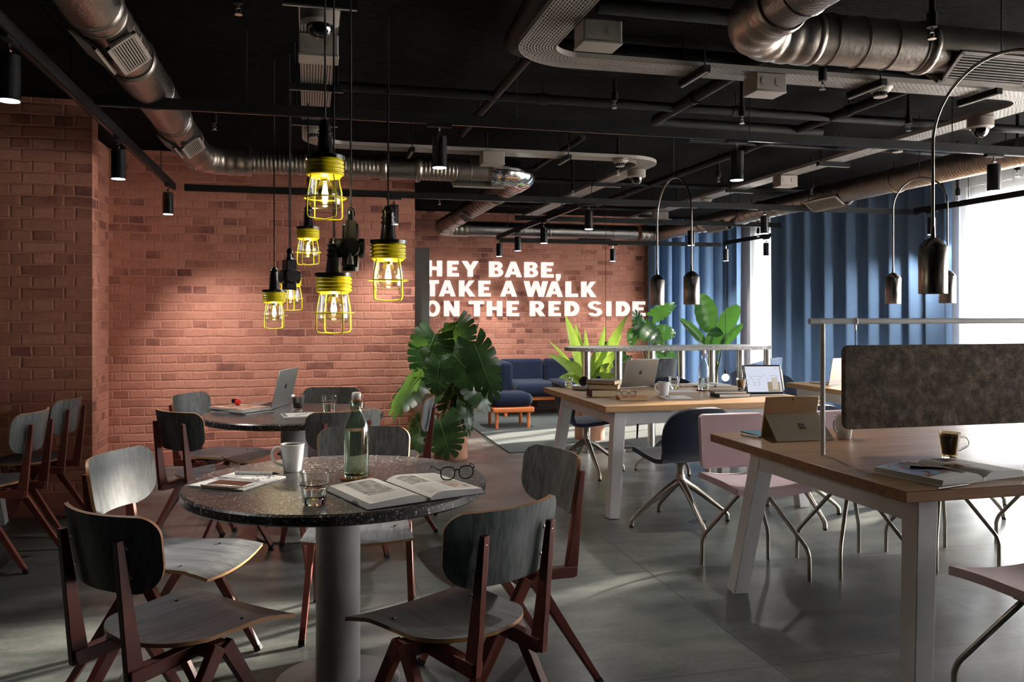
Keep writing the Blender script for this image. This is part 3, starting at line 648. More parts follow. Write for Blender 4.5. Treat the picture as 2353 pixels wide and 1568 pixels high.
tray([(.05, 2.2), (.05, 6.22), (2.72, 6.22), (2.72, 10.4), (4.0, 10.4)], .16, 'pale perforated cable tray behind the yellow pendants, turning right toward the sign', [(.05, 3.3, 'x'), (.05, 4.55, 'x'), (.05, 5.4, 'x'), (.75, 6.22, 'y'), (1.95, 6.22, 'y'), (2.72, 7.35, 'x'), (2.72, 8.4, 'x')])
tray([(1.02, 2.2), (1.02, 3.87), (4.12, 3.87), (4.12, 10.3)], .17, 'pale perforated cable tray turning in front, along the upper right ceiling', [(1.9, 3.87, 'y'), (2.9, 3.87, 'y'), (3.62, 3.87, 'y'), (4.12, 5.9, 'x'), (4.12, 7.4, 'x'), (4.12, 8.6, 'x'), (4.12, 9.6, 'x')])
def make_jbox():
    t = thing('junction_box', '', 'junction box', (0, 0, 0), 0, 'beige junction boxes under the cable trays')
    MB().box((0, 0, -.045), (.17, .13, .09), top=(1, 1)).build('box_body', 'beige', t, bevel=.006)
    MB().box((0, 0, -.093), (.174, .134, .01)).build('box_lid', 'beige', t, bevel=.003)
    k = MB()
    for s in (-.04, .04): k.tube([(s, -.064, -.045), (s, -.068, -.045)], .022, 20)
    k.build('knockout_disc', 'beige', t); return t
jb = make_jbox()
J = [((1.17+.02, 3.32), pi/2*.0, 'beige junction box under the bend of the upper right tray'), ((2.28, 3.84), 0, 'beige junction box on the straight part of the upper right tray'), ((4.12, 6.6), 0, 'beige junction box far along the right tray, above the arched pendants'), ((1.36, 6.16), 0, 'beige junction box above the silver duct and its grille'), ((.05, 3.78), 0, 'beige junction box just behind the dome camera at the top left'), ((4.12, 9.3), 0, 'small beige junction box near the right stem of the arched pendant')]
for i, ((x, y), r, lb) in enumerate(J):
    o = jb if i == 0 else dup(jb, (0, 0, 0), 0); o.location = (x, y, ZC-.004); o.rotation_euler = (0, 0, r); o['label'] = lb
def make_smoke():
    t = thing('smoke_detector', '', 'smoke detector', (0, 0, 0), 0, 'white smoke detectors')
    MB().lathe([(.001, 0), (.062, 0), (.064, -.012), (.052, -.024), (.050, -.030), (.044, -.034), (.036, -.036)], n=32).build('detector_base', 'beige', t)
    k = MB()
    for i in range(12): a = 2*pi*i/12; k.box((.034*cos(a), .034*sin(a), -.045), (.004, .010, .02), rz=a)
    k.build('sensor_slots', 'black', t); MB().lathe([(.001, -.040), (.032, -.040), (.036, -.052), (.034, -.060), (.001, -.062)], n=28).build('detector_cap', 'beige', t); return t
sm = make_smoke()
for i, (x, y, lb) in enumerate([(2.98, 3.86, 'white smoke detector under the upper right tray'), (4.12, 5.15, 'white smoke detector on the right tray, left of the second dome camera'), (2.40, 6.18, 'white smoke detector left of the middle dome camera'), (4.12, 8.1, 'white smoke detector far along the right tray'), (.05, 5.65, 'white smoke detector behind the tallest yellow pendant')]):
    o = sm if i == 0 else dup(sm, (0, 0, 0), 0); o.location = (x, y, ZC-.004); o['label'] = lb
def make_cam():
    t = thing('dome_camera', '', 'security camera', (0, 0, 0), 0, 'white dome security cameras')
    MB().lathe([(.001, 0), (.074, 0), (.076, -.004), (.076, -.05), (.077, -.056), (.060, -.068), (.052, -.066)], n=40).build('camera_housing', 'beige', t)
    MB().lathe([(.053, -.062)]+[(.052*cos(a), -.066-.055*sin(a)) for a in [pi/2*i/8 for i in range(9)]], n=36).build('dome', 'glass_dark', t)
    MB().sphere((0, 0, -.080), .028).cyl((0, -.01, -.085), (.0, -.034, -.1), .012).build('lens_unit', 'black_gloss', t); return t
cmr = make_cam()
for i, (x, y, lb) in enumerate([(.05, 3.42, 'white dome camera under the tray at the top left of centre'), (3.72+.36, 4.35, 'white dome camera at the upper right, before the bright curtain'), (2.72, 6.62, 'white dome camera above the sign, under the tray bend')]):
    o = cmr if i == 0 else dup(cmr, (0, 0, 0), 0); o.location = (x, y, ZC-.004); o['label'] = lb
# ------------------------------------------------------------------ black pipes and sprinklers
def pipe(pts, r, label, z=2.66, drop=()):
    P = [Vector((x, y, z)) for x, y in pts]; c = P[0].copy(); t = thing('sprinkler_pipe', label, 'pipe', c)
    q = roundpath([p-c for p in P], r*1.6, 6) if len(P) > 2 else [p-c for p in P]
    MB().tube(q, r, 14).build('pipe_run', 'black', t)
    for a, b in zip(P, P[1:]):
        L = (b-a).length; d = (b-a).normalized()
        for k in range(1, int(L/1.3)+1): p = a-c+d*k*1.3; MB().tube([p-d*.03, p+d*.03], r*1.22, 14).build('pipe_coupling', 'black', t); MB().cyl(p, p+Vector((0, 0, CEIL-z)), .005, n=6).build('hanger_rod', 'black', t)
    for (x, y, zz) in drop: MB().cyl((x-c.x, y-c.y, 0), (x-c.x, y-c.y, zz-z), .011, n=8).build('drop_pipe', 'black', t)
    return t
SPR = [(atd(548, 20, 3.4)), (atd(493, 290, 5.6)), atd(1412, 240, 5.1), atd(1705, 275, 5.0), atd(1890, 195, 4.2), atd(2142, 75, 3.2), atd(2088, 292, 5.2), atd(1118, 370, 6.6), atd(1420, 397, 6.8), atd(1316, 443, 7.8), atd(1651, 412, 7.5), atd(1865, 440, 7.6), atd(2338, 398, 6.0), atd(2201, 455, 6.9), atd(1010, 465, 8.6), atd(1742, 540, 10.6)]
pipe([(.95, 2.3), (.95, 3.3), (1.0, 4.05), (4.6, 4.05)], .055, 'thick black pipe under the ceiling, left of the bent cable tray', 2.69)
pipe([(1.2, 3.35), (2.25, 3.35), (2.3, 5.3), (3.6, 5.3)], .035, 'black pipe run crossing behind the smoke detector')
pipe([(.1, 4.9), (5.6, 4.9)], .028, 'straight black pipe just behind the foreground lighting track')
pipe([(3.4, 3.4), (3.4, 9.5)], .03, 'black pipe running away above the wooden desks')
pipe([(1.6, 7.9), (5.4, 7.9)], .022, 'thin black pipe above the sign, behind the far duct bend')
pipe([(2.0, 5.9), (2.0, 9.8), (4.4, 9.8)], .022, 'thin black pipe above the middle dome camera')
pipe([(1.1, 4.1), (1.1, 6.0)], .025, 'short black branch pipe above the yellow pendants')
pipe([(5.4, 4.2), (5.4, 10.6)], .022, 'thin black pipe close to the window side')
pipe([(2.8, 5.8), (5.9, 5.8)], .018, 'thin black conduit crossing near the right tray')
def make_sprinkler():
    t = thing('sprinkler', '', 'sprinkler', (0, 0, 0), 0, 'ceiling sprinklers')
    MB().cyl((0, 0, .03), (0, 0, 1), .012, n=10).cyl((0, 0, .02), (0, 0, .075), .02, n=12).build('drop_pipe', 'black', t)
    k = MB().cyl((0, 0, .022), (0, 0, .0), .006, n=8).lathe([(.001, -.022), (.015, -.022), (.016, -.025), (.001, -.025)], n=14)
    for s in (-1, 1): k.tube([(s*.006, 0, .004), (s*.011, 0, -.008), (0, 0, -.022)], .002, 6)
    k.build('sprinkler_head', 'steel', t); return t
spk = make_sprinkler()
WHERE = ['at the very top left of centre', 'behind the left duct, over the brick wall', 'above the middle dome camera', 'in front of the crossing pipe, above the far desk', 'just below the fat right duct, by the smoke detector', 'on the fat spiral duct at the top right', 'over the right tray, behind the curved lamp stem', 'over the grille beside the tall spotlight', 'right of the small smoke detector in the middle', 'under the tray bend, behind the middle dome camera', 'above the left stem of the arched pendant', 'beneath the long right duct near its grille', 'at the right edge, in front of the sheer curtain', 'in front of the right part of the blue curtain', 'over the dark gap between brick wall and sign', 'in front of the far corner curtain']
for i, p in enumerate(SPR):
    o = spk if i == 0 else dup(spk, (0, 0, 0), 0); o.location = p; o['label'] = 'black pipe sprinkler '+WHERE[i]; sc_ = max(.05, (CEIL-p.z)); o.scale = (1, 1, 1)
    # the drop reaches the ceiling: its own mesh length
    dpz = MB().cyl((0, 0, .03), (0, 0, sc_), .012, n=10).cyl((0, 0, .02), (0, 0, .075), .02, n=12)
    for ch in o.children:
        if ch.name.startswith('drop_pipe'):
            me = bpy.data.meshes.new('drop_pipe'); me.from_pydata(dpz.v, [], dpz.f); me.materials.append(M['black']); ch.data = me
# ================================================================== FURNITURE
# ---- sign letters on the back wall
def letter_polys(ch):
    """heavy block capitals on a 1-high grid; list of polygons"""
    w = .29; R = lambda x0, y0, x1, y1: [(x0, y0), (x1, y0), (x1, y1), (x0, y1)]
    def bowl(x0, yc, rx, ry, tx, ty, n=12, a0=-pi/2, a1=pi/2):
        o = [(x0+rx*cos(lerp(a0, a1, i/n)), yc+ry*sin(lerp(a0, a1, i/n))) for i in range(n+1)]
        k = [(x0+(rx-tx)*cos(lerp(a0, a1, i/n)), yc+(ry-ty)*sin(lerp(a0, a1, i/n))) for i in range(n+1)]
        return [[o[i], o[i+1], k[i+1], k[i]] for i in range(n)]
    s = .07
    ser = lambda x0, x1: [R(x0-s, 0, x1+s, .13), R(x0-s, .87, x1+s, 1)]
    if ch == 'H': return [R(.05, 0, .05+w, 1), R(.65, 0, .65+w, 1), R(.2, .40, .7, .62)], .94
    if ch == 'E': return [R(.05, 0, .05+w, 1), R(.2, 0, .78, .22), R(.2, .78, .76, 1), R(.2, .40, .66, .60)], .84
    if ch == 'Y': return [[(.32, 0), (.60, 0), (.60, .45), (.32, .45)], [(.0, 1), (.29, 1), (.60, .45), (.32, .42)], [(.63, 1), (.92, 1), (.60, .42), (.34, .45)]], .92
    if ch == 'A': return [[(0, 0), (.26, 0), (.56, 1), (.34, 1)], [(.68, 0), (.94, 0), (.60, 1), (.38, 1)], R(.22, .18, .72, .37)], .94
    if ch == 'B': return [R(.05, 0, .05+w, 1), R(.2, 0, .52, .2), R(.2, .8, .5, 1), R(.2, .42, .52, .60)]+bowl(.5, .29, .34, .29, .24, .17)+bowl(.48, .74, .32, .26, .24, .16), .86
    if ch == 'T': return [R(.0, .78, .86, 1), R(.30, 0, .30+w+.02, 1)], .86
    if ch == 'K': return [R(.05, 0, .05+w, 1), [(.27, .40), (.36, .28), (.92, 1), (.62, 1)], [(.34, .56), (.48, .70), (.96, 0), (.64, 0)]], .96
    if ch == 'W': return [[(.0, 1), (.26, 1), (.46, 0), (.22, 0)], [(.22, 0), (.46, 0), (.74, 1), (.54, 1)], [(.54, 1), (.74, 1), (1.02, 0), (.80, 0)], [(.80, 0), (1.04, 0), (1.26, 1), (1.0, 1)]], 1.26
    if ch == 'L': return [R(.05, 0, .05+w, 1), R(.2, 0, .74, .22)], .78
    if ch == 'O': return bowl(.46, .5, .46, .52, .25, .22, 28, 0, 2*pi), .92
    if ch == 'N': return [R(.05, 0, .05+w, 1), R(.66, 0, .66+w, 1), [(.05, 1), (.33, 1), (.90, 0), (.62, 0)]], .95
    if ch == 'R': return [R(.05, 0, .05+w, 1), R(.2, .8, .5, 1), R(.2, .36, .5, .56)]+bowl(.48, .68, .36, .32, .25, .19)+[[(.36, .42), (.62, .46), (.92, 0), (.62, 0)]], .92
    if ch == 'D': return [R(.05, 0, .05+w, 1), R(.2, 0, .42, .21), R(.2, .79, .42, 1)]+bowl(.42, .5, .46, .5, .25, .29, 18), .90
    if ch == 'S': return bowl(.42, .73, .36, .28, .22, .17, 16, radians(20), radians(270))+bowl(.42, .28, .38, .29, .23, .17, 16, radians(-160), radians(90)), .82
    if ch == 'I': return [R(.06, 0, .06+w, 1)], .36
    if ch == ',': return [R(.02, 0, .26, .24), [(.06, .02), (.26, .02), (.16, -.22), (.02, -.18)]], .28
ROWS = [('HEY BABE,', [(546, 597), (598+427-780+780-0, 0)], 600, 637)]
def zpx(u): return 780+u/2.904
LET = [  # character, left, right on the enlarged view, row top z, row bottom z, which
 ('H', 575, 682, 0, 'H'), ('E', 712, 800, 0, 'E of HEY'), ('Y', 815, 925, 0, 'Y'), ('B', 990, 1090, 0, 'first B of BABE'), ('A', 1100, 1212, 0, 'A of BABE'), ('B', 1225, 1322, 0, 'second B of BABE'), ('E', 1338, 1430, 0, 'last E of BABE'), (',', 1440, 1472, 0, 'comma'),
 ('T', 572, 660, 1, 'T of TAKE'), ('A', 662, 772, 1, 'A of TAKE'), ('K', 790, 902, 1, 'K of TAKE'), ('E', 920, 1012, 1, 'E of TAKE'), ('A', 1070, 1180, 1, 'single word A'), ('W', 1228, 1385, 1, 'W'), ('A', 1375, 1485, 1, 'A of WALK'), ('L', 1500, 1590, 1, 'L'), ('K', 1605, 1708, 1, 'K of WALK'),
 ('O', 572, 668, 2, 'O'), ('N', 690, 797, 2, 'N'), ('T', 860, 962, 2, 'T of THE'), ('H', 975, 1082, 2, 'H of THE'), ('E', 1108, 1200, 2, 'E of THE'), ('R', 1262, 1368, 2, 'R'), ('E', 1388, 1478, 2, 'E of RED'), ('D', 1495, 1596, 2, 'D of RED'), ('S', 1650, 1748, 2, 'S'), ('I', 1768, 1808, 2, 'I'), ('D', 1838, 1932, 2, 'D of SIDE'), ('E', 1948, 2040, 2, 'last E of SIDE')]
RZ = [(1.865, 2.085), (1.585, 1.812), (1.305, 1.525)]
for ch, a, b, r, nm in LET:
    polys, wd = letter_polys(ch); x0 = onY(zpx(a), YB); x1 = onY(zpx(b), YB); z0, z1 = RZ[r]; sx = (x1-x0)/wd; sz = z1-z0
    t = thing('sign_letter', 'glowing white letter %s on the back brick wall' % nm if ch != ',' else 'glowing white comma after BABE on the back brick wall', 'sign letter', (x0, YB-.055, z0), 0, 'glowing letters of the wall sign')
    f = MB(); s_ = MB()
    for i, p in enumerate(polys):
        q = [(x*sx, y*sz) for x, y in p]
        area = sum(q[k][0]*q[(k+1) % len(q)][1]-q[(k+1) % len(q)][0]*q[k][1] for k in range(len(q)))
        if area < 0: q = q[::-1]
        n = len(q); e = i*.00006
        f.add([(x, -.002-e, z) for x, z in q], [tuple(range(n))])
        s_.add([(x, 0-e, z) for x, z in q]+[(x, .05, z) for x, z in q], [tuple(range(n)), tuple(range(2*n-1, n-1, -1))]+[(k, (k+1) % n, n+(k+1) % n, n+k) for k in range(n)])
    f.build('letter_face', 'sign', t, smooth=False); s_.build('letter_return', 'sign', t, smooth=False)
# ---- tall grey cabinet behind the end of the left wall
t = thing('tall_cabinet', 'tall dark grey cabinet just behind the end of the left brick wall', 'cabinet', (.86, 8.08, 0))
M['cabinet'] = noisy('grey_brown_laminate', (.070, .066, .062), (.085, .08, .075), 12, rough=.6)
MB().b2((-.1, 0, 0), (.30, .5, 1.985)).build('cabinet_body', 'cabinet', t, bevel=.003)
MB().b2((-.095, -.02, .05), (.297, -.001, 1.98)).build('cabinet_door', 'cabinet', t, bevel=.002)
# ---- rug
o = MB().b2((-.0, 0, 0), (3.3, 3.55, .012)).build('rug', 'rug', loc=(1.89, 7.80, 0), smooth=False); tag(o, 'green-grey flat carpet under the blue sofa and pouffe', 'rug')
# ---- round terrazzo tables
def round_table(x, y, label):
    t = thing('round_table', label, 'table', (x, y, 0))
    MB().lathe([(.001, .702), (.532, .702), (.54, .708), (.54, .733), (.532, .74), (.001, .74)], n=128).build('tabletop', 'terrazzo', t, ang=30)
    MB().lathe([(.08, .012), (.08, .702)], n=48).build('pedestal', 'column', t); MB().lathe([(.001, 0), (.222, 0), (.226, .004), (.223, .011), (.001, .014)], n=64).build('base_plate', 'column', t)
    return t
T1 = Vector((.111, 3.114, .74)); T2 = Vector((-.075, 5.27, .74))
round_table(T1.x, T1.y, 'near round dark terrazzo table with bottle, open book and notebook'); round_table(T2.x, T2.y, 'far round dark terrazzo table carrying the silver laptop')
# ---- plywood chair with red compass legs
def make_chair():
    t = thing('plywood_chair', '', 'chair', (0, 0, 0), 0, 'grey plywood chairs with red legs')
    def hw(y):
        if y < -.03: k = min(1, (-.03-y)/.14); return .198*sqrt(max(0, 1-k*k*.999))+.0
        return .198+.03*((y+.03)/.305)**1.6
    def seat(u, v):
        y = lerp(-.17, .275, v**.9 if v > .5 else v**1.25*(.5**.9/.5**1.25)); h = hw(y); x = (u*2-1)*h
        yy = y-.012*(x/.22)**2*(1 if v > .8 else 0)
        z = .437+.28*x*x-.55*max(0, y-.14)**1.6+.10*max(0, -y-.02)**1.1
        return Vector((x, yy, z))
    mb = MB(); mb.sheet(seat, 22, 26, .0115, 1); s = mb.build('seat', ['veneer', 'ply'], t, ang=50)
    for x, y in ((-.12, -.08), (.12, -.08), (-.15, .12), (.15, .12)):
        MB().sphere((x, y, .439+.28*x*x), .0065, 12, 6, (1, 1, .45)).build('seat_screw', 'chrome', s)
    def back(u, v):
        h = .215; zz = v*h; rr = .055 if v > .5 else .085; dz = max(0, (zz-(h-rr)) if v > .5 else (rr-zz))
        w_ = .216-rr+sqrt(max(0, rr*rr-dz*dz)); w_ -= .012*(1-v); x = (u*2-1)*w_
        return Vector((x, -.236-.17*zz+1.45*x*x,   .606+zz*.985))
    mb = MB(); mb.sheet(lambda u, v: back(u, (1-cos(pi*v))/2), 22, 22, .0105, 1); bk = mb.build('backrest', ['veneer_z', 'ply_plain'], t, ang=50)
    for x in (-.125, .125):
        for z in (.655, .735):
            y = -.236-.17*(z-.598)+1.45*x*x; MB().sphere((x, y+.001, z), .0065, 12, 6, (1, .45, 1)).build('back_screw', 'chrome', bk)
    for s_ in (-1, 1):
        x = s_*.125
        y0 = -.215; mb = MB()
        yb = lambda z: -.236-.17*(z-.598)+1.45*x*x-.0115
        P = [(yb(.39)-.048, .372), (yb(.39)+.004, .372), (yb(.76), .76), (yb(.76)-.020, .76)]
        V = [(x+a, y, z) for a in (-.0105, .0105) for y, z in P]
        mb.add(V, [(3, 2, 1, 0), (4, 5, 6, 7), (0, 1, 5, 4), (1, 2, 6, 5), (2, 3, 7, 6), (3, 0, 4, 7)]); p = mb.build('back_post', 'oxide', t, bevel=.002)
        MB().sphere((x, yb(.735)-.0205, .735), .0045, 10, 6, (1, .5, 1)).build('post_screw', 'chrome', p)
        yr = yb(.39)-.046
        mb = MB(); q = [(yr, .388), (yr+.012, .370), (.02, .384), (.02, .420), (yr, .412)]
        V = [(x+a, y, z) for a in (-.018, .018) for y, z in q]; n = 5
        mb.add(V, [tuple(range(n-1, -1, -1)), tuple(range(n, 2*n))]+[(i, (i+1) % n, n+(i+1) % n, n+i) for i in range(n)]); mb.build('side_rail', 'oxide', t, bevel=.003)
        for e in (1, -1):
            top = Vector((s_*.205, .012*e, .418)); ft = Vector((s_*.222, .245 if e > 0 else -.275, .012))
            
            l = MB(); d = (ft-top).normalized(); l.bar(top, ft, .042, .028, .022, .024, up=(1, 0, 0)); lg = l.build('leg', 'oxide', t, bevel=.002)
            MB().bar(ft-d*.010, ft+d*.011, .025, .027, up=(1, 0, 0)).build('foot_cap', 'rubber', lg, bevel=.002)
    MB().b2((-.205, -.027, .382), (.205, .027, .424)).build('cross_rail', 'oxide', t, bevel=.003)
    return t
ch0 = make_chair()
CH = [(-.379, 2.614, .707, .707, 'near left grey plywood chair with its dark back to the camera'),
      (-.497, 3.358, .934, -.357, 'grey plywood chair with pale lit front, left of the near round table'),
      (.439, 2.454, -.488, .872, 'near grey plywood chair in the middle, its back to the camera'),
      (.715, 3.03, -.97, -.22, 'grey plywood chair right of the near table, beside the open aisle'),
      (.231, 3.70, -.124, -.99, 'grey plywood chair facing the camera behind the near table bottle'),
      (.14, 4.84, -.28, .96, 'dark grey plywood chair back between the two round tables'),
      (-.53, 4.99, .74, .67, 'dark-backed grey plywood chair at the left of the far round table'),
      (-.557, 5.72, .9, -.44, 'pale lit grey plywood chair near the brick wall, behind the magazines'),
      (.11, 5.86, -.31, -.95, 'grey plywood chair against the brick wall, behind the glass of water'),
      (.53, 5.35, -.99, .14, 'edge-on grey plywood chair in front of the big monstera'),
      (-1.66, 5.05, -.99, .12, 'nearer of the two plywood chairs at the far left wooden desk'),
      (-1.66, 5.75, -.99, .12, 'farther of the two plywood chairs at the far left, by the brick pier')]
for i, (x, y, fx, fy, lb) in enumerate(CH):
    o = ch0 if i == 0 else dup(ch0, (x, y, 0), face(fx, fy)); o.location = (x, y, 0); o.rotation_euler = (0, 0, face(fx, fy)); o['label'] = lb
# ---- wooden desks with white splayed legs
def desk(x0, x1, y0, y1, top, label, legs, mt='oak', over=.03, endy=None, front=True):
    t = thing('wooden_desk', label, 'desk', ((x0+x1)/2, (y0+y1)/2, 0)); cx, cy = (x0+x1)/2, (y0+y1)/2
    MB().b2((x0-cx, y0-cy, top-.04), (x1-cx, y1-cy, top)).build('desktop', mt, t, bevel=.003)
    (ya, yb) = endy or (y0+.05, y1-.05); z1 = top-.0405; z0 = z1-.085
    xa = x0+.115; xb = x1-.115
    for x in (xa, xb):
        mb = MB(); q = [(ya, z1), (ya, z0+.0), (ya+.06, z0), (ya+.07, z0-.015), (ya+.11, z0-.015), (ya+.12, z0+.01), (yb-.12, z0+.01), (yb-.05, z0-.01), (yb, z0+.03), (yb, z1)]
        mb = MB(); q = [(ya, z1), (ya, z0), (yb-.03, z0), (yb, z0+.03), (yb, z1)]; n = len(q)
        V = [(x-cx+a, y-cy, z) for a in (-.0405, .0405) for y, z in q]
        mb.add(V, [tuple(range(n-1, -1, -1)), tuple(range(n, 2*n))]+[(i, (i+1) % n, n+(i+1) % n, n+i) for i in range(n)]); mb.build('end_rail', 'white', t, bevel=.003)
    for y in ((ya+.03, yb-.03) if front else ((ya+yb)/2,)): MB().b2((xa+.041-cx, y-.02-cy, z0), (xb-.041-cx, y+.02-cy, z1)).build('long_rail', 'white', t, bevel=.003)
    for (tx, ty, bx, by) in legs:
        MB().bar((tx-cx, ty-cy, z1-.02), (bx-cx, by-cy, 0), .082, .082, .074, .074, up=(0, 1, 0)).build('leg', 'white', t, bevel=.003)
    return t
desk(1.985, 4.9, 2.44, 3.86, .74, 'large wooden desk in the right foreground, holding the felt screen', [(2.10, 2.512, 2.075, 2.50), (2.10, 3.55, 2.03, 3.67), (4.76, 2.53, 4.79, 2.49), (4.76, 3.53, 4.83, 3.67)], endy=(2.47, 3.6), front=False)
desk(1.89, 3.5, 5.13, 6.6, .74, 'middle wooden desk with books, laptop and drawing tablet', [(2.005, 5.202, 1.955, 5.17), (2.005, 6.3, 1.93, 6.43), (3.30, 5.22, 3.36, 5.17), (3.30, 6.2, 3.36, 6.3)], 'oak_light', endy=(5.16, 6.35))
desk(4.1, 5.72, 5.1, 6.56, .74, 'wooden desk partly hidden behind the felt screen, under its pendant', [(4.25, 5.2, 4.18, 5.15), (4.25, 6.3, 4.18, 6.4), (5.55, 5.2, 5.62, 5.15), (5.55, 6.3, 5.62, 6.4)], 'oak_light')
desk(-3.6, -1.87, 4.45, 6.06, .75, 'dark wooden desk cut by the left edge, against the brick pier', [(-1.97, 5.85, -1.90, 5.95), (-1.97, 4.6, -1.9, 4.5), (-3.5, 5.9, -3.55, 5.95), (-3.5, 4.6, -3.55, 4.5)], 'oak')
# ---- swivel shell chair
def make_swivel(fab):
    t = thing('swivel_chair', '', 'chair', (0, 0, 0), 0, 'blue swivel shell chairs')
    prof = [(.225, .452), (.205, .467), (.15, .466), (.05, .452), (-.08, .442), (-.15, .452), (-.195, .495), (-.218, .56), (-.235, .64), (-.252, .72), (-.262, .775)]
    def shell(u, v):
        k = v*(len(prof)-1); i = min(int(k), len(prof)-2); f = k-i; y = lerp(prof[i][0], prof[i+1][0], f); z = lerp(prof[i][1], prof[i+1][1], f)
        a = u*2-1; w_ = .235 if v < .75 else .235*sqrt(max(.0, 1-((v-.75)/.25)**2.6*.93))
        if v < .12: w_ = .235*(.86+.14*sin(v/.12*pi/2))
        x = a*w_; c = (x/.235)**2
        if z > .47 and v > .45: y += .06*c*min(1, (z-.44)/.12)
        else: z += .03*c*max(0, (.5-v))
        return Vector((x, y, z))
    mb = MB(); mb.sheet(lambda u, v: shell(1-u, 1-(1-v)**1.25), 32, 60, .028); mb.build('shell', fab, t, ang=70, bevel=.006)
    MB().cyl((0, 0, .42), (0, 0, .412), .1).lathe([(.028, .25), (.026, .30), (.022, .33), (.024, .38), (.055, .414)], n=24).lathe([(.001, .245), (.03, .25), (.036, .28), (.03, .305), (.027, .32)], n=24).build('column', 'cast', t)
    for k in range(4):
        a = k*pi/2; d = Vector((cos(a), sin(a), 0))
        pts = [d*.012+Vector((0, 0, .275)), d*.10+Vector((0, 0, .225)), d*.22+Vector((0, 0, .135)), d*.305+Vector((0, 0, .072)), d*.33+Vector((0, 0, .045)), d*.333+Vector((0, 0, .012))]
        l = MB().tube(pts, [.026, .021, .016, .0135, .0145, .0155], 12, flat=1.0).build('leg', 'cast', t, rz=0)
        MB().cyl(d*.333+Vector((0, 0, .0)), d*.333+Vector((0, 0, .013)), .013, n=12).build('foot_glide', 'rubber', l)
    return t
sw = make_swivel('navy')
SW = [(2.32, 4.92, -.12, .99, 'navy swivel chair on four metal feet, in front of the middle desk'),
      (2.29, 6.68, .99, -.05, 'blue swivel chair at the left end of the middle desk'),
      (3.08, 6.70, -.3, -.95, 'blue swivel chair behind the middle desk, under the standing table'),
      (3.13, 4.9, .05, .99, 'blue swivel chair mostly hidden behind the folding tablet computer'),
      (4.43, 4.86, 0, 1, 'blue swivel chair hidden behind the felt screen, feet seen at right'),
      (4.3, 6.95, -.1, -1, 'pale lit blue swivel chair beyond the right wooden desk')]
for i, (x, y, fx, fy, lb) in enumerate(SW):
    o = sw if i == 0 else dup(sw, (0, 0, 0), 0); o.location = (x, y, 0); o['label'] = lb
    r = face(fx, fy); o.rotation_euler = (0, 0, r)
    for c in o.children:     # the four-star bases stand square to the room while the seat turns
        if not c.name.startswith('shell'): c.rotation_euler = (0, 0, -r)
# ---- pink pad chair
def make_pink():
    t = thing('pad_chair', '', 'chair', (0, 0, 0), 0, 'pink pad chairs with wire legs')
    def rr(w, h, r, n=6):
        out = []
        for cx, cy, a0 in ((w-r, h-r, 0), (-w+r, h-r, pi/2), (-w+r, -h+r, pi), (w-r, -h+r, 3*pi/2)):
            out += [(cx+r*cos(a0+pi/2*i/n), cy+r*sin(a0+pi/2*i/n)) for i in range(n+1)]
        return out
    def pad(u, v):
        a = u*2-1; b = v*2-1
        return Vector((a*.215, b*.205, .478+.02*a*a-.012*max(0, b)**2))
    s = MB(); s.sheet(pad, 16, 16, .030); s.build('seat_pad', 'pink_fab', t, bevel=.010, seg=3, ang=60)
    mb = MB(); pr = rr(.195, .145, .03)
    V = []; n = len(pr)
    for y in (0, -.026):
        for (a, b) in pr: V.append((a, y-.215-.10*(b+.145)+.35*a*a, .655+b))
    mb.add(V, [tuple(range(n)), tuple(range(2*n-1, n-1, -1))]+[(i, n+i, n+(i+1) % n, (i+1) % n) for i in range(n)]); mb.build('back_pad', 'pink_fab', t, bevel=.007, seg=3, smooth=False)
    for s_ in (-1, 1):
        MB().tube([(s_*.14, .0, .44), (s_*.14, -.18, .44), (s_*.14, -.222, .462), (s_*.14, -.235, .60)], .008, 8).build('back_wire', 'cast', t)
        for e in (-1, 1):
            MB().tube([(s_*.02, e*.02, .435), (s_*.05, e*.05, .408)]+smooth([(s_*.17, e*.167, .195), (s_*.188, e*.185, .160), (s_*.197, e*.194, .12)], 5)+[(s_*.197, e*.194, .0)], .0105, 12).build('leg', 'cast', t)
    MB().box((0, 0, .441), (.17, .17, .012)).build('mount_plate', 'cast', t, bevel=.003); return t
pk = make_pink()
PK = [(2.26, 3.91, 0, -1, 'pink chair with its back pad showing, at the left end of the foreground desk'), (2.825, 3.90, 0, -1, 'pink chair behind the foreground desk, its back beside the white mug'), (3.38, 3.88, 0, -1, 'pink chair behind the felt screen, wire feet left of the frame edge'), (4.13, 3.88, 0, -1, 'pink chair behind the felt screen nearest the right edge'), (2.345, 2.21, 0, 1, 'nearest pink chair seat, cut by the lower right edge')]
for i, (x, y, fx, fy, lb) in enumerate(PK):
    o = pk if i == 0 else dup(pk, (0, 0, 0), 0); o.location = (x, y, 0); o['label'] = lb; o.rotation_euler = (0, 0, face(fx, fy))
# ---- rail with hanging felt screen on the foreground desk
t = thing('screen_rail', 'white tubular rail standing on the foreground desk above the felt screen', 'rail', (2.16, 3.17, .74))
MB().cyl((0, 0, 0), (0, 0, .57), .0105, n=20).build('rail_post', 'white', t); MB().cyl((2.55, 0, 0), (2.55, 0, .57), .0105, n=20).build('rail_post', 'white', t)
MB().cyl((-.065, 0, .575), (2.7, 0, .575), .0125, n=24).build('top_rail', 'white', t); MB().cyl((-.02, 0, .575), (.02, 0, .575), .0138, n=24).build('tee_joint', 'white', t)
xp = onY(1937, 3.17)
t = thing('felt_screen', 'mottled brown felt privacy screen hanging from the white rail', 'screen', (xp, 3.17, .845))
poly = []
for cx_, cz_, a0 in ((2.2-.03, .365-.03, 0), (.03, .365-.03, pi/2), (.03, .03, pi), (2.2-.03, .03, 3*pi/2)): poly += [(cx_+.03*cos(a0+pi/12*i), cz_+.03*sin(a0+pi/12*i)) for i in range(7)]
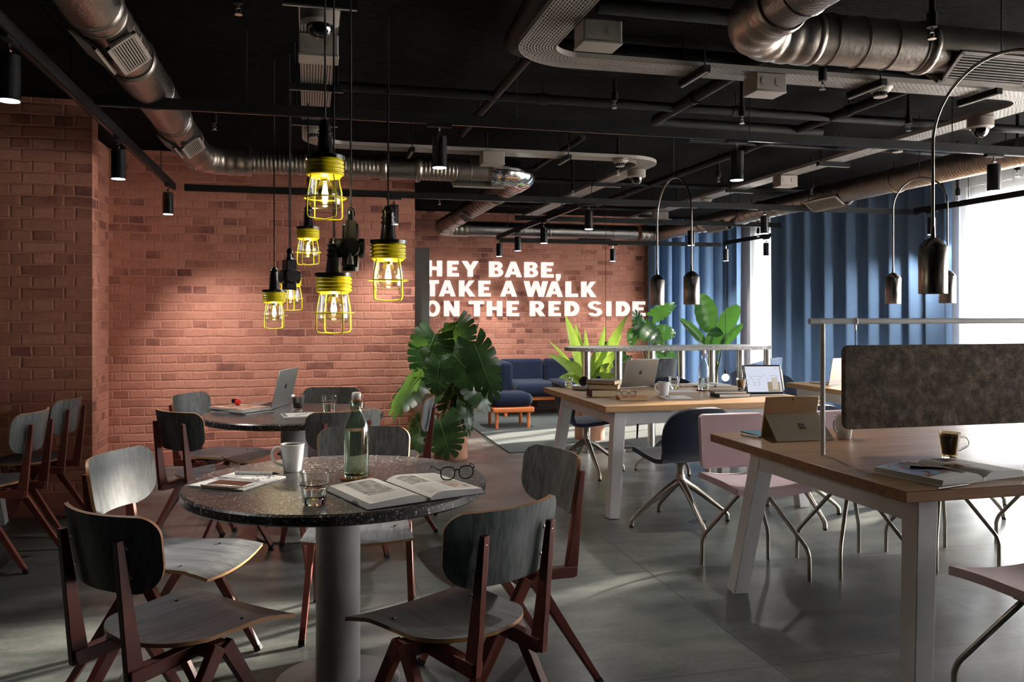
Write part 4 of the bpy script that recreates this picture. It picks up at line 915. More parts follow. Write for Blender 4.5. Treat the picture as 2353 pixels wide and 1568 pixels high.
mb = MB(); n = len(poly); mb.add([(x, -.014, z) for x, z in poly]+[(x, .014, z) for x, z in poly], [tuple(range(n)), tuple(range(2*n-1, n-1, -1))]+[(i, n+i, n+(i+1) % n, (i+1) % n) for i in range(n)]); mb.build('felt_board', 'felt', t, bevel=.004, seg=2, smooth=False)
for x in (.062, 2.1):
    MB().cyl((x, 0, .36), (x, 0, .435), .0022, n=6).build('hanging_cord', 'rubber', t)
    MB().tube([(x, .0155*cos(a), .47+.0155*sin(a)) for a in [2*pi*i/16 for i in range(16)]], .0022, 6, closed=True).tube([(x, 0, .455), (x, 0, .432)], .004, 8).build('hanging_ring', 'chrome', t)
# ---- standing terrazzo table on steel columns
YT = 7.72; xs = [onY(p, YT) for p in (1348, 1421, 1497, 1565, 1635, 1702, 1763)]
x0, x1 = onY(1319, 7.45), onY(1797, 7.45)
t = thing('standing_table', 'long grey terrazzo standing table on a row of steel columns', 'table', ((x0+x1)/2, YT, 0)); cx = (x0+x1)/2
hw_ = (x1-x0)/2; r_ = .27; pl = [(hw_-r_+r_*cos(a), r_*sin(a)) for a in [(-pi/2+pi*i/14) for i in range(15)]]+[(-hw_+r_+r_*cos(a), r_*sin(a)) for a in [(pi/2+pi*i/14) for i in range(15)]]
MB().prism(pl, .985, 1.022).build('tabletop', 'terrazzo_grey', t, bevel=.004, smooth=False)
for x in xs:
    o = MB().cyl((x-cx, 0, .012), (x-cx, 0, .985), .038, n=28).build('column', 'steel', t); MB().cyl((x-cx, 0, 0), (x-cx, 0, .012), .068, n=28).build('column_foot', 'steel', o)
# ---- blue sofa
def cushion(mb, a, b): mb.b2(a, b)
xa = onY(1136, 10.9)
t = thing('modular_sofa', 'dark blue modular sofa with orange frame against the brick sign wall', 'sofa', (xa, 10.35, .012))
def cu(nm, a, b, bev): MB().b2(a, b).build(nm, 'blue_fab', t, bevel=bev, seg=5)
cu('arm_panel', (-.0, .15, .24), (.16, .98, .70), .05)
for k in range(3):
    x = .17+k*.62; cu('seat_cushion', (x, .03 if k else .0, .26), (x+.60, .86, .43), .07); cu('back_cushion', (x, .84, .30), (x+.60, 1.02, .70), .05)
MB().b2((.0, .08, .205), (2.2, .98, .255)).build('sofa_frame', 'orange', t, bevel=.01); MB().b2((.5, .2, .10), (2.1, .9, .204)).build('underframe_block', 'darkcover', t, bevel=.005)  # dark brown block fills the space under the orange frame
MB().b2((.70, -.0, .215), (1.3, .08, .262)).build('bench_edge', 'orange', t, bevel=.01)
for x, y in ((.06, .15), (.06, .92), (2.12, .15), (2.12, .92)): MB().cyl((x, y, 0), (x, y, .21), .022).build('leg', 'orange', t)
t = thing('pouffe', 'square blue pouffe on an orange frame in front of the sofa', 'pouffe', (2.33, 9.62, .012))
MB().b2((-.245, -.24, .245), (.245, .24, .405)).build('cushion', 'blue_fab', t, bevel=.075, seg=6); MB().b2((-.25, -.245, .18), (.25, .245, .244)).build('frame', 'orange', t, bevel=.02, seg=4)
for x in (-.19, .19):
    for y in (-.19, .19): MB().cyl((x, y, 0), (x, y, .19), .02).build('leg', 'orange', t)
# ---- lounge chairs in the back
def lounge(x, y, rz, fab, leg, label):
    t = thing('lounge_chair', label, 'armchair', (x, y, .012), rz)
    def sh(u, v):
        a = lerp(-2.0, 2.0, u); r = .33+.05*v; z = .38+v*(.47-.16*abs(u*2-1)**2.5); return Vector((r*sin(a), -r*cos(a)*.9, z))
    mb = MB(); mb.sheet(sh, 28, 10, .05); mb.build('back_shell', fab, t, bevel=.015, seg=3, ang=70)
    MB().lathe([(.001, .33), (.29, .33), (.32, .37), (.31, .43), (.26, .45), (.001, .45)], n=36).build('seat_cushion', fab, t)
    for sx in (-1, 1):
        for sy in (-1, 1): MB().cyl((sx*.2, sy*.2, .34), (sx*.26, sy*.26, 0), .016, .009, n=12).build('leg', leg, t)
    return t
lounge(3.62, 8.62, radians(12), 'grey_fab', 'black', 'grey lounge chair on black legs behind the standing table')
lounge(4.75, 8.3, radians(50), 'blue_light', 'black', 'dusty blue lounge chair at the right end of the standing table')
# ================================================================== PENDANTS
def make_cage(rot):
    t = thing('cage_pendant', '', 'pendant lamp', (0, 0, 0), 0, 'yellow cage pendants')
    MB().lathe([(.024, .270), (.024, .28), (.027, .281), (.027, .286), (.022, .287), (.022, .298), (.026, .299), (.026, .304), (.021, .305), (.021, .318), (.024, .319), (.024, .324), (.016, .335), (.012, .345), (.001, .346)], n=28).lathe([(.030, .215), (.024, .272)], n=28).lathe([(.067, .205), (.068, .218), (.035, .219)], n=36).lathe([(.034, .196), (.034, .21)], n=28).build('socket_cap', 'black_gloss', t, ang=50)
    ribs = [(.050, .142)]
    for k in range(4): z = .150+k*.0135; ribs += [(.060, z), (.065, z+.003), (.065, z+.009), (.060, z+.012)]
    ribs += [(.060, .207), (.052, .208)]
    MB().lathe(ribs, n=40).build('ribbed_collar', 'yellow', t, ang=60)
    c = MB()
    for k in range(4):
        a = rot+k*pi/2; d = Vector((cos(a), sin(a), 0))
        pts = [d*.054+Vector((0, 0, .150)), d*.060+Vector((0, 0, .128)), d*.067+Vector((0, 0, .095)), d*.070+Vector((0, 0, .06)), d*.0705+Vector((0, 0, .012)), d*.066+Vector((0, 0, .003)), d*.055+Vector((0, 0, .0)), Vector((0, 0, -.003))]
        c.tube(pts, .0026, 8)
    cg = c.build('wire_cage', 'yellow', t, ang=60)
    MB().tube([(.0725*cos(a), .0725*sin(a), .072) for a in [2*pi*i/36 for i in range(36)]], .0026, 8, closed=True).build('cage_ring', 'yellow', cg, ang=60)
    MB().lathe([(.001, .036), (.046, .037), (.054, .044), (.056, .055), (.055, .10), (.052, .145), (.050, .155)], n=36).build('glass_jar', 'glass', t, ang=60)
    b = MB().lathe([(.001, .046), (.012, .047), (.028, .056), (.039, .073), (.041, .088), (.036, .106), (.024, .122), (.016, .135), (.015, .15)], n=28).build('bulb', 'bulb_glass', t, ang=80)
    f = MB()
    for k in range(4):
        a = k*pi/2+.4; f.tube([(.006*cos(a), .006*sin(a), .068), (.011*cos(a), .011*sin(a), .082), (.007*cos(a), .007*sin(a), .112)], .0019, 6)
    f.build('filament', 'filament', b); MB().cyl((0, 0, .13), (0, 0, .155), .016, n=20).build('bulb_base', 'chrome', b)
    return t
cg0 = make_cage(radians(12)); CG = [(747, 503, 2.9, 18, 'highest and nearest yellow cage pendant lamp'), (892, 690, 3.05, 24, 'rightmost yellow cage pendant lamp, beside the black junction connector'), (767, 765, 3.05, 14, 'lowest big yellow cage pendant lamp above the laptop'), (708, 608, 4.85, 50, 'small yellow cage pendant lamp directly below the highest one'), (630, 755, 4.7, 40, 'leftmost small yellow cage pendant lamp, lowest of the small ones'), (668, 713, 5.1, 62, 'small yellow cage pendant lamp half behind the black socket block')]
def cord(par, z0, p):
    MB().cyl((0, 0, z0), (0, 0, CEIL-p.z), .0035, n=8).build('cord', 'cable', par)
for i, (px, py, d, rot, lb) in enumerate(CG):
    p = atd(px, py, d); o = cg0 if i == 0 else dup(cg0, (0, 0, 0), 0); o.location = p; o.rotation_euler = (0, 0, radians(rot)); o['label'] = lb; cord(o, .34, p)
    l = bpy.data.lights.new('bulb_light', 'POINT'); l.energy = 1.1; l.color = (1, .84, .64); l.shadow_soft_size = .012
    lo = bpy.data.objects.new('bulb_light', l); COL.objects.link(lo); lo.parent = o; lo.location = (0, 0, .085)
# black four-way connector boxes on cables
M['gunmetal'] = mat('gunmetal', (.17, .155, .15), .4, .7)
def socket_block(px, py, d, s, rz, label, metal):
    p = atd(px, py, d); t = thing('socket_block', label, 'hanging socket', p, rz); z = lambda v: v*s
    MB().box((0, 0, .07*s), (.05*s, .055*s, .14*s)).build('block_body', 'black_gloss', t, bevel=.006)
    for a in (0, pi/2, pi, 3*pi/2):
        MB().lathe([(.001, 0), (.030*s, 0), (.032*s, .006*s), (.030*s, .016*s), (.001, .018*s)], n=24).build('socket_cover', 'black', t).matrix_local = Matrix.Rotation(a, 4, 'Z') @ Matrix.Translation((.027*s, 0, .062*s)) @ Matrix.Rotation(pi/2, 4, 'Y')
    if metal:
        m_ = MB(); m_.add([(-.020*s, -.036*s, .005*s), (.024*s, -.036*s, .005*s), (.024*s, -.034*s, .06*s), (.019*s, -.031*s, .148*s), (-.015*s, -.031*s, .148*s), (-.020*s, -.034*s, .06*s)], [(0, 1, 2, 3, 4, 5)])
        m_.add([(-.020*s, -.029*s, .005*s), (.024*s, -.029*s, .005*s), (.024*s, -.029*s, .06*s), (.019*s, -.027*s, .148*s), (-.015*s, -.027*s, .148*s), (-.020*s, -.029*s, .06*s)], [(5, 4, 3, 2, 1, 0)])
        m_.build('steel_plate', 'gunmetal', t, smooth=False)
        MB().lathe([(.012*s, 0), (.004*s, .07*s), (.001, .072*s)], c=(.002*s, -.036*s, .008*s), n=16).build('plate_ridge', 'gunmetal', t)
        MB().tube([(-.009*s, -.030*s, .145*s)]+[(0+.010*s*cos(a), -.030*s, .175*s+.010*s*sin(a)) for a in [pi-pi*i/10 for i in range(11)]]+[(.011*s, -.030*s, .145*s)], .0022, 8).build('hook_loop', 'gunmetal', t)
        MB().cyl((0, 0, -.012*s), (0, 0, .002*s), .026*s, n=24).build('bottom_cap', 'black_gloss', t)
    MB().lathe([(.014*s, .138*s), (.014*s, .15*s), (.011*s, .152*s), (.011*s, .165*s), (.014*s, .167*s), (.013*s, .18*s), (.009*s, .19*s), (.001, .195*s)], n=20).build('cable_gland', 'black_gloss', t)
    cord(t, .18*s, p)
socket_block(806, 615, 3.0, 1.12, radians(-8), 'black and gunmetal socket block hanging between the yellow pendants', True)
socket_block(665, 667, 4.6, 1.2, radians(25), 'small plain black socket block hanging in front of a yellow pendant', False)
# steel arched twin pendants
def arched(p, q, ztop, zb, label, one=None):
    """two steel bells joined by a thin arched stem"""
    c = (p+q)/2; t = thing('arched_pendant', label, 'pendant lamp', (c.x, c.y, zb)); h = (q-p); R = h.length/2; d = h.normalized(); a_ = p-c; a_.z = 0
    zt = ztop-zb; n = 24; pts = [Vector((a_.x, a_.y, .27))]
    for i in range(n+1): a = pi-pi*i/n; pts.append(Vector((d.x*R*cos(a), d.y*R*cos(a), zt-R+R*sin(a))))
    pts.append(Vector((-a_.x, -a_.y, .27))); MB().tube(pts, .0065, 10).build('arched_stem', 'nickel', t)
    MB().cyl((0, 0, zt), (0, 0, CEIL-zb), .003, n=8).build('hanger_wire', 'cable', t)
    for s in (1, -1):
        b = MB().lathe([(.0545, .0), (.0555, .003), (.0555, .19), (.052, .196), (.030, .222), (.010, .232), (.008, .275), (.001, .276)], c=(a_.x*s, a_.y*s, 0), n=48).build('steel_bell', 'nickel', t, ang=35)
        MB().lathe([(.001, .03), (.05, .03), (.05, .001), (.0545, .0)], c=(a_.x*s, a_.y*s, 0), n=40).build('bell_lining', 'white', b)
    return t
arched(Vector((onY(1510, 5.86), 5.86, 0)), Vector((onY(1589, 5.30), 5.30, 0)), 2.33, 1.41, 'thin arched steel pendant with two bells above the middle desk')
arched(Vector((onY(2052, 5.35), 5.35, 0)), Vector((onY(2177, 4.95), 4.95, 0)), 2.33, 1.42, 'thin arched steel pendant with two bells, beside the large near bell')
arched(Vector((2.505, 2.92, 0)), Vector((2.62, 2.34, 0)), 2.34, 1.43, 'large near steel bell pendant above the felt screen')
# distant globe and dish pendants
p = atY(1667, 868, 8.9); t = thing('globe_pendant', 'small glowing globe lamp on a black cord below the standing table top', 'pendant lamp', p)
MB().sphere((0, 0, 0), .045).build('globe', 'globe', t); MB().cyl((0, 0, .04), (0, 0, .09), .012, n=14).build('lamp_holder', 'black', t); cord(t, .09, p)
p = atY(1392, 797, 9.6); t = thing('dish_pendant', 'flat dark dish lamp on a thin cord in front of the sign wall', 'pendant lamp', p)
MB().lathe([(.001, .02), (.05, .02), (.25, .008), (.28, -.004), (.275, -.012), (.2, -.004), (.001, .0)], n=48).build('dish_shade', 'nickel', t); MB().cyl((0, 0, .02), (0, 0, .06), .015, n=12).build('lamp_holder', 'black', t); cord(t, .06, p)
# ================================================================== PLANTS
def monstera_leaf(mb, base, tip, w, droop=.12, lobes=7, roll=0, side=None):
    """a split heart-shaped leaf between two points"""
    base = Vector(base); tip = Vector(tip); ax = tip-base; L = ax.length; ax = ax.normalized()
    ref = side if side else Vector((-FW.x, -FW.y, .55)); nn = (ref-ax*ref.dot(ax)).normalized(); nn = Matrix.Rotation(roll, 3, ax) @ nn; sx = ax.cross(nn)
    w *= 1.25
    def P(x, y): return base+ax*(y*L)+sx*(x*w)+nn*(-droop*L*(2.2*x*x)-droop*L*(y-.4)**2+.02*L*sin(9*y))
    def outline(t): return max(0, (sin(pi*min(1, (t*.93+.07))**.72))**.62)
    for s in (-1, 1):
        for i in range(lobes):
            t0 = i/lobes; t1 = (i+1)/lobes; tm = (t0+t1)/2; inner = .50 if i % 2 else .62
            xs_ = [0, inner*.5, inner, lerp(inner, 1, .4), lerp(inner, 1, .8), 1.0]; ws = [1, 1, 1, .90, .86, .50]; V = []
            for x, k in zip(xs_, ws):
                for e in (-1, 0, 1):
                    t = tm+e*(t1-t0)/2*k; bk = -.30*(1-t)**2+.24*t
                    V.append(P(s*x*.5*outline(lerp(tm, t, .8)), t+bk*x**1.3))
            F = []
            for a in range(5):
                for b in range(2): q = (a*3+b, a*3+b+1, (a+1)*3+b+1, (a+1)*3+b); F.append(q if s > 0 else q[::-1])
            mb.add(V, F)
    km = mb.m; mb.m = 1; mb.tube([P(0, i/8)+nn*.002 for i in range(9)], [.0045*w/.35*(1.1-i/9) for i in range(9)], 6, caps=False); mb.m = km
def strap_leaf(mb, base, tip, w, arch=.15, n=12, fold=.18, side=None, pw=.8):
    base = Vector(base); tip = Vector(tip); ax = tip-base; L = ax.length; ref = side or Vector((-FW.x, -FW.y, .4)); a = ax.normalized()
    nn = (ref-a*ref.dot(a)).normalized(); sx = a.cross(nn); V = []
    for i in range(n+1):
        t = i/n; c = base+ax*t+Vector((0, 0, 1))*arch*L*sin(pi*t)*.5; h = w/2*(sin(pi*(t*.93+.05))**pw); rf = .04*w*sin(i*2.1)
        for k in (-1, -.5, 0, .5, 1): V.append(c+sx*(k*h)+nn*(fold*abs(k)*h+rf*abs(k)))
    mb.add(V, [(i*5+k, i*5+k+1, (i+1)*5+k+1, (i+1)*5+k) for i in range(n) for k in range(4)])
def pot(t, r, h, mt='terracotta', z=0):
    MB().lathe([(.001, z), (r*.97, z), (r, z+.01), (r, z+h), (r-.012, z+h), (r-.014, z+h-.05)], n=48).build('pot', mt, t, ang=40)
    MB().lathe([(.001, z+h-.04), (r-.013, z+h-.04)], n=32).build('soil', 'soil', t)
def rel(t, p): return p-t.location
# big monstera
PM = Vector((1.30, 7.66, 0)); t = thing('potted_monstera', 'large potted monstera with split dark leaves at the end of the brick wall', 'plant', PM)
pot(t, .155, .43)
LV = [((1000, 768), (968, 855), .34, 0), ((1046, 742), (1072, 802), .28, .2), ((1090, 790), (1132, 902), .26, -.3), ((972, 862), (905, 940), .30, .1), ((1040, 812), (1098, 880), .30, .1), ((1043, 878), (1052, 968), .32, 0), ((1078, 868), (1118, 935), .26, -.4), ((1070, 930), (1078, 992), .16, -.3),
      ((1010, 965), (1032, 1040), .34, .2), ((972, 965), (952, 1030), .26, .4), ((1012, 830), (1000, 895), .26, -.2), ((1078, 778), (1098, 750), .07, .9), ((1005, 890), (985, 935), .24, .5), ((1030, 905), (1015, 960), .24, .7), ((1022, 795), (1035, 860), .22, .4), ((1060, 835), (1085, 915), .22, .6), ((965, 800), (958, 842), .2, .5), ((1015, 760), (1040, 740), .2, -.8)]
f = MB(); st = MB(); random.seed(3)
for k, (b, e, w_, ro) in enumerate(LV):
    dd = 7.72-.25*random.random()*(1 if k < 11 else .3); dz = .12*(random.random()-.5)
    B = rel(t, atd(b[0], b[1], dd)); E = rel(t, atd(e[0], e[1], dd-.05+dz)); monstera_leaf(f, B, E, w_, .13, 8, ro+random.uniform(-.5, .5))
    o_ = Vector((random.uniform(-.04, .04), random.uniform(-.04, .04), .40)); mid = (o_+B)/2+Vector((0, 0, .10)); st.tube([o_, lerp(o_, mid, .6)+Vector((0, 0, .05)), mid, B], [.009, .007, .006, .004], 6)
f.build('foliage', ['leaf_dark', 'leaf_rib'], t, ang=60); st.build('stems', 'stem', t)
# lime fern
PF = Vector((onY(1355, 8.42), 8.42, .012)); t = thing('potted_fern', 'lime green strap-leaved plant in a terracotta pot by the standing table', 'plant', PF); pot(t, .16, .5)
f = MB()
for tip, w_, ar, d_ in [((1300, 727), .17, .0, 0), ((1440, 727), .15, .05, 0), ((1259, 815), .13, .28, -.1), ((1428, 770), .11, .1, .15), ((1263, 785), .06, .15, .1), ((1425, 800), .13, .2, -.1), ((1322, 745), .12, -.02, .15), ((1390, 750), .12, .05, .2), ((1345, 760), .10, .05, .2), ((1285, 868), .13, .35, -.25), ((1418, 862), .12, .3, -.2), ((1300, 830), .12, .3, -.3), ((1400, 835), .12, .25, -.25), ((1375, 790), .12, .1, -.2), ((1335, 800), .11, .1, -.2)]:
    strap_leaf(f, Vector((random.uniform(-.03, .03), random.uniform(-.03, .03), .47)), rel(t, atd(tip[0], tip[1], 8.78+d_)), w_*.72, ar)
f.build('foliage', 'leaf_lime', t, ang=60)
# bird-of-paradise
PS = Vector((onY(1643, 10.0), 10.0, .012)); t = thing('potted_strelitzia', 'tall plant with broad paddle leaves in front of the far curtain', 'plant', PS); pot(t, .17, .4, 'terracotta')
f = MB(); st = MB()
for b, tip, w_, fo in [((1630, 762), (1609, 676), .30, .25), ((1652, 768), (1697, 702), .22, .2), ((1640, 812), (1644, 752), .25, .15), ((1625, 800), (1562, 733), .13, .5), ((1660, 797), (1707, 745), .11, .6)]:
    dd = 10.6; B = rel(t, atd(b[0], b[1], dd)); strap_leaf(f, B, rel(t, atd(tip[0], tip[1], dd-.1)), w_, .06, 14, fo, pw=.55)
    st.tube([(0, 0, .36), (B.x*.3, B.y*.3, .6), B], [.02, .012, .008], 8)
f.build('foliage', ['leaf_mid', 'leaf_rib'], t, ang=60); st.build('stems', 'stem', t); MB().tube([(0, 0, .35), (.01, 0, .7)], [.035, .028], 10).build('trunk', 'trunk', t)
# second monstera by the corner
PN = Vector((onY(1490, 10.0), 10.0, .012)); t = thing('potted_monstera', 'lighter green monstera between the sign and the far curtain', 'plant', PN); pot(t, .16, .4)
f = MB(); st = MB()
for b, tip, w_, ro in [((1475, 762), (1462, 722), .24, .2), ((1500, 728), (1543, 703), .22, .3), ((1470, 748), (1512, 778), .34, 0), ((1512, 762), (1545, 768), .26, .2), ((1512, 785), (1530, 812), .2, 0), ((1505, 800), (1548, 818), .22, .3), ((1440, 815), (1420, 830), .2, .2), ((1455, 760), (1452, 790), .2, .5)]:
    dd = 10.5; B = rel(t, atd(b[0], b[1], dd)); monstera_leaf(f, B, rel(t, atd(tip[0], tip[1], dd-.08)), w_*.72, .12, 7, ro); st.tube([(0, 0, .36), (B.x*.4, B.y*.4, lerp(.36, B.z, .6)), B], [.008, .006, .004], 6)
f.build('foliage', ['leaf_mid', 'leaf_rib'], t, ang=60); st.build('stems', 'stem', t)
t = thing('small_fern', 'small lime-leaved plant behind the open silver laptop on the middle desk', 'plant', atY(1400, 880, 9.7)*1.0)
t.location.z = .012; pot(t, .1, .34); f = MB()
for k in range(12):
    a = k*.52; strap_leaf(f, (0, 0, .32), (.2*cos(a), .2*sin(a), .48+.14*(k % 3)), .06, .2)
f.build('foliage', 'leaf_lime', t, ang=60)
# ================================================================== TABLE-TOP THINGS
def mug(p, rz, label, h=.105, r=.046, fill='coffee', level=.93, s=1.0):
    t = thing('mug', label, 'mug', p, rz)
    MB().lathe([(.001, 0), (r*.68, 0), (r*.72, .004), (r*.86, h*.45), (r, h), (r-.004, h+.001), (r*.82, h*.45), (r*.68, .008), (.001, .008)], n=40).build('mug_body', 'ceramic', t, ang=60)
    MB().tube(smooth([(r*.93, 0, h*.86), (r+.014, 0, h*.90), (r+.028, 0, h*.78), (r+.030, 0, h*.56), (r+.018, 0, h*.36), (r*.80, 0, h*.24)]), .006, 12).build('handle', 'ceramic', t)
    MB().lathe([(.001, h*level), (r*.94, h*level)], n=32).build('drink', fill, t); return t
def tumbler(p, label, h=.10, r=.045, water=.5, fill='water'):
    t = thing('drinking_glass', label, 'glass', p, random.random())
    V = []; F = []; n = 60
    out_ = [(.001, 0), (r*.70, 0), (r*.74, .003), (r*.77, h*.12), (r*.87, h*.50)]
    top_ = [(r*.97, h*.60), (r*.985, h*.72), (r, h*.995), (r*.975, h), (r*.945, h*.99), (r*.93, h*.64), (r*.80, h*.53), (r*.72, .020), (.001, .016)]
    prof = out_+top_
    for q, (rr, z) in enumerate(prof):
        for k in range(n):
            a = 2*pi*k/n; fa = cos(pi/10)/cos(((a+1e-6) % (pi/5))-pi/10) if 2 <= q <= 4 else 1
            V.append((rr*fa*cos(a), rr*fa*sin(a), z))
    for q in range(len(prof)-1):
        for k in range(n): F.append((q*n+k, q*n+(k+1) % n, (q+1)*n+(k+1) % n, (q+1)*n+k))
    g = MB(); g.add(V, F); g.build('glass_wall', 'solidglass', t, ang=14)
    if water: MB().lathe([(.001, .0165), (r*.715, .0205), (r*.795, h*water), (.001, h*water)], n=40).build('drink', fill, t)
    return t
def bottle(p, label, h=.315, tint='glass_green', water=.6):
    t = thing('swing_top_bottle', label, 'bottle', p); k = h/.315
    prof = [(.040, 0), (.044, .003), (.046, .010), (.046, .170), (.043, .190), (.034, .213), (.024, .232), (.018, .250), (.0165, .272), (.019, .276), (.0195, .284), (.016, .286)]
    MB().lathe([(a*k, b*k) for a, b in prof], n=44).build('bottle_glass', tint, t, ang=60)
    MB().lathe([(.001, .002), (.041*k, .002), (.0425*k, .012*k), (.001, .016*k)], n=36).build('bottle_punt', 'solidglass', t)
    zz = .175*k if water > .5 else .1*k; MB().lathe([(.001, .018*k), (.0425*k, .014*k), (.0425*k, zz), (.001, zz)], n=36).build('water', 'water', t)
    MB().lathe([(.001, .286), (.015, .286), (.017, .290), (.017, .308), (.014, .313), (.001, .315)], n=28).build('ceramic_stopper', 'ceramic', t); MB().lathe([(.0150, .283), (.0175, .284), (.0175, .288), (.0150, .289)], n=28).build('rubber_seal', 'orange', t)
    w = MB()
    for s in (-1, 1): w.tube([(s*.018, 0, .296), (s*.026, -.004, .285), (s*.028, -.008, .262), (s*.021, -.006, .250), (s*.0185, .0, .262), (s*.022, .004, .275)], .0013, 6)
    w.build('wire_bail', 'chrome', t); MB().tube([(.0192*cos(a), .0192*sin(a), .254) for a in [2*pi*i/24 for i in range(24)]], .0013, 6, closed=True).build('wire_ring', 'chrome', t); return t
def coaster(p, label, r=.058): o = MB().lathe([(.001, 0), (r-.003, 0), (r, .003), (r, .008), (r-.005, .008), (r-.007, .005), (.001, .005)], n=48).build('coaster', 'cork', loc=p); tag(o, label, 'coaster')
def glassmug(p, rz, label, h=.105, r=.042, fill=.82, wall='glass_smoke', liq='black_coffee'):
    t = thing('glass_mug', label, 'mug', p, rz)
    MB().lathe([(r*.66, .004), (r*.70, .01), (r*.86, h*.55), (r, h), (r*.96, h), (r*.82, h*.55), (r*.66, .014)], n=36).build('glass_wall', wall, t, ang=60)
    MB().lathe([(.001, 0), (r*.66, 0), (r*.68, .008), (.001, .012)], n=28).build('glass_foot', 'solidglass', t)
    MB().lathe([(.001, .016), (r*.62, .018), (r*.78, h*.55), (r*.90, h*fill), (.001, h*fill)], n=32).build('coffee_fill', liq, t)
    MB().tube(smooth([(r*.95, 0, h*.82), (r+.018, 0, h*.80), (r+.030, 0, h*.66), (r+.026, 0, h*.48), (r*.86, 0, h*.30)]), .0045, 10).build('handle', 'solidglass', t); return t
def steam(p, label, r=.03, h=.11):
    mb = MB(); mb.tube([(0, 0, 0), (.006, 0, h*.3), (-.004, 0, h*.65), (.008, 0, h)], [r*.7, r, r*1.1, r*.5], 14); o = mb.build('steam', 'steam', loc=p); tag(o, label, 'steam', kind='stuff')
def flat(nm, p, rz, w, d, h, mt, label, cat, group=None, bevel=.0008):
    o = MB().b2((-w/2, -d/2, 0), (w/2, d/2, h)).build(nm, mt, loc=p, rz=rz, bevel=bevel); tag(o, label, cat, group); return o
def pen(p, rz, label, L=.14, r=.0045, mt='pen_grey', nm='pen', tip='black', tilt=0):
    t = thing(nm, label, nm, Vector(p)+Vector((0, 0, r)), rz)
    MB().cyl((-L/2, 0, 0), (L*.36, 0, tilt), r, n=14).build('barrel', mt, t); MB().cyl((L*.36, 0, tilt), (L/2, 0, tilt), r*.95, r*.18, n=14).build('tip', tip, t)
    if nm == 'pen':
        b = MB()
        MB().tube([(L*.1, 0, 0), (L*.106, 0, 0)], r*1.05, 14).build('band', 'black', t); MB().tube([(-L*.42, 0, 0), (-L*.414, 0, 0)], r*1.05, 14).build('band', 'black', t)
    return t
def book(p, rz, w, d, h, cover, label, block='cream'):
    t = thing('book', label, 'book', p, rz); c = .0022
    MB().b2((-w/2+.003, -d/2+.003, c), (w/2-.004, d/2-.003, h-c)).build('page_block', block, t, smooth=False)
    m_ = MB().b2((-w/2, -d/2, 0), (w/2, d/2, c)).b2((-w/2, -d/2, h-c), (w/2, d/2, h)).b2((-w/2-.003, -d/2, 0), (-w/2+.001, d/2, h)); m_.build('cover', cover, t, bevel=.0008); return t
def openbook(p, rz, w, d, h, label, pics, cover='blackcover', nm='open_book', cat='book'):
    """spine along local +y from y=0; pics = list of (side, x0, x1, y0, y1, material) in page fractions"""
    t = thing(nm, label, cat, p, rz)
    def zt(f): return .006+h*(1-(1-min(1, f/.28))**2.2)-h*.42*max(0, (f-.28)/.72)**1.2
    N = 18
    for s in (-1, 1):
        mb = MB()
        mb.sheet(lambda u, v: Vector((s*u*w*.965, (v if s > 0 else 1-v)*d, zt(u))), N, 2)
        sec = [(s*i/N*w*.965, zt(i/N)) for i in range(N+1)]+[(s*w, .003), (0, .003)]
        n = len(sec)
        for y, fl in ((0, s < 0), (d, s > 0)):
            V = [(x, y, z) for x, z in sec]; F = tuple(range(n)); mb.add(V, [F if (fl) else F[::-1]], 1)
        mb.add([(s*w*.965, 0, zt(1)), (s*w, 0, .003), (s*w, d, .003), (s*w*.965, d, zt(1))], [(0, 1, 2, 3) if s > 0 else (3, 2, 1, 0)], 1)
        o = mb.build('page_stack', ['paper', 'paper_edge'], t, ang=30)
        for (sd, x0_, x1_, y0_, y1_, mt) in pics:
            if sd != s: continue
            q = MB(); q.sheet(lambda u, v: Vector((s*lerp(x0_, x1_, u)*w*.965, lerp(y0_, y1_, v if s > 0 else 1-v)*d, zt(lerp(x0_, x1_, u))+.0006)), 10, 2); q.build('printed_area', mt, o)
    MB().b2((-w-.004, -.003, 0), (w+.004, d+.003, .0025)).build('cover', cover, t, bevel=.0008)
    MB().tube([(0, -.002, .007), (0, d+.002, .007)], .0075, 16).build('spine', cover, t); return t
m = mat('paper_edge', (.55, .55, .56), .8); t_ = NT(m); w = t_.n('TexWave'); w.bands_direction = 'Z'; w.inputs['Scale'].default_value = 260; t_.l(t_.coord(), w.inputs[0]); t_.col(t_.ramp(w.outputs[1], [(.2, (.40, .40, .41)), (.7, (.62, .62, .63))])); M['paper_edge'] = m
def logo_fruit(mb, s, c=(0, 0, 0)):
    """apple mark drawn in the x-z plane"""
    pts = []
    for i in range(40):
        a = 2*pi*i/40; r = 1-.13*abs(cos(a))**6*0
        x = .86*cos(a)*(1+.05*sin(a)); z = .92*sin(a)
        if z > .6: z -= .28*math.exp(-(x/.22)**2)
        if z < -.7: z += .14*math.exp(-(x/.2)**2)
        dx, dz = x-1.05, z-.12
        if dx*dx+dz*dz < .42**2: L = sqrt(dx*dx+dz*dz) or 1; x = 1.05+dx/L*.42; z = .12+dz/L*.42
        pts.append((c[0]+x*s, c[1], c[2]+z*s))
    mb.add(pts, [tuple(range(len(pts)))])
    lf = [(c[0]+x*s, c[1], c[2]+z*s) for x, z in ((.0, 1.02), (.05, 1.35), (.36, 1.62), (.42, 1.60), (.34, 1.22), (.08, 1.02))]
    mb.add(lf, [tuple(range(6))])
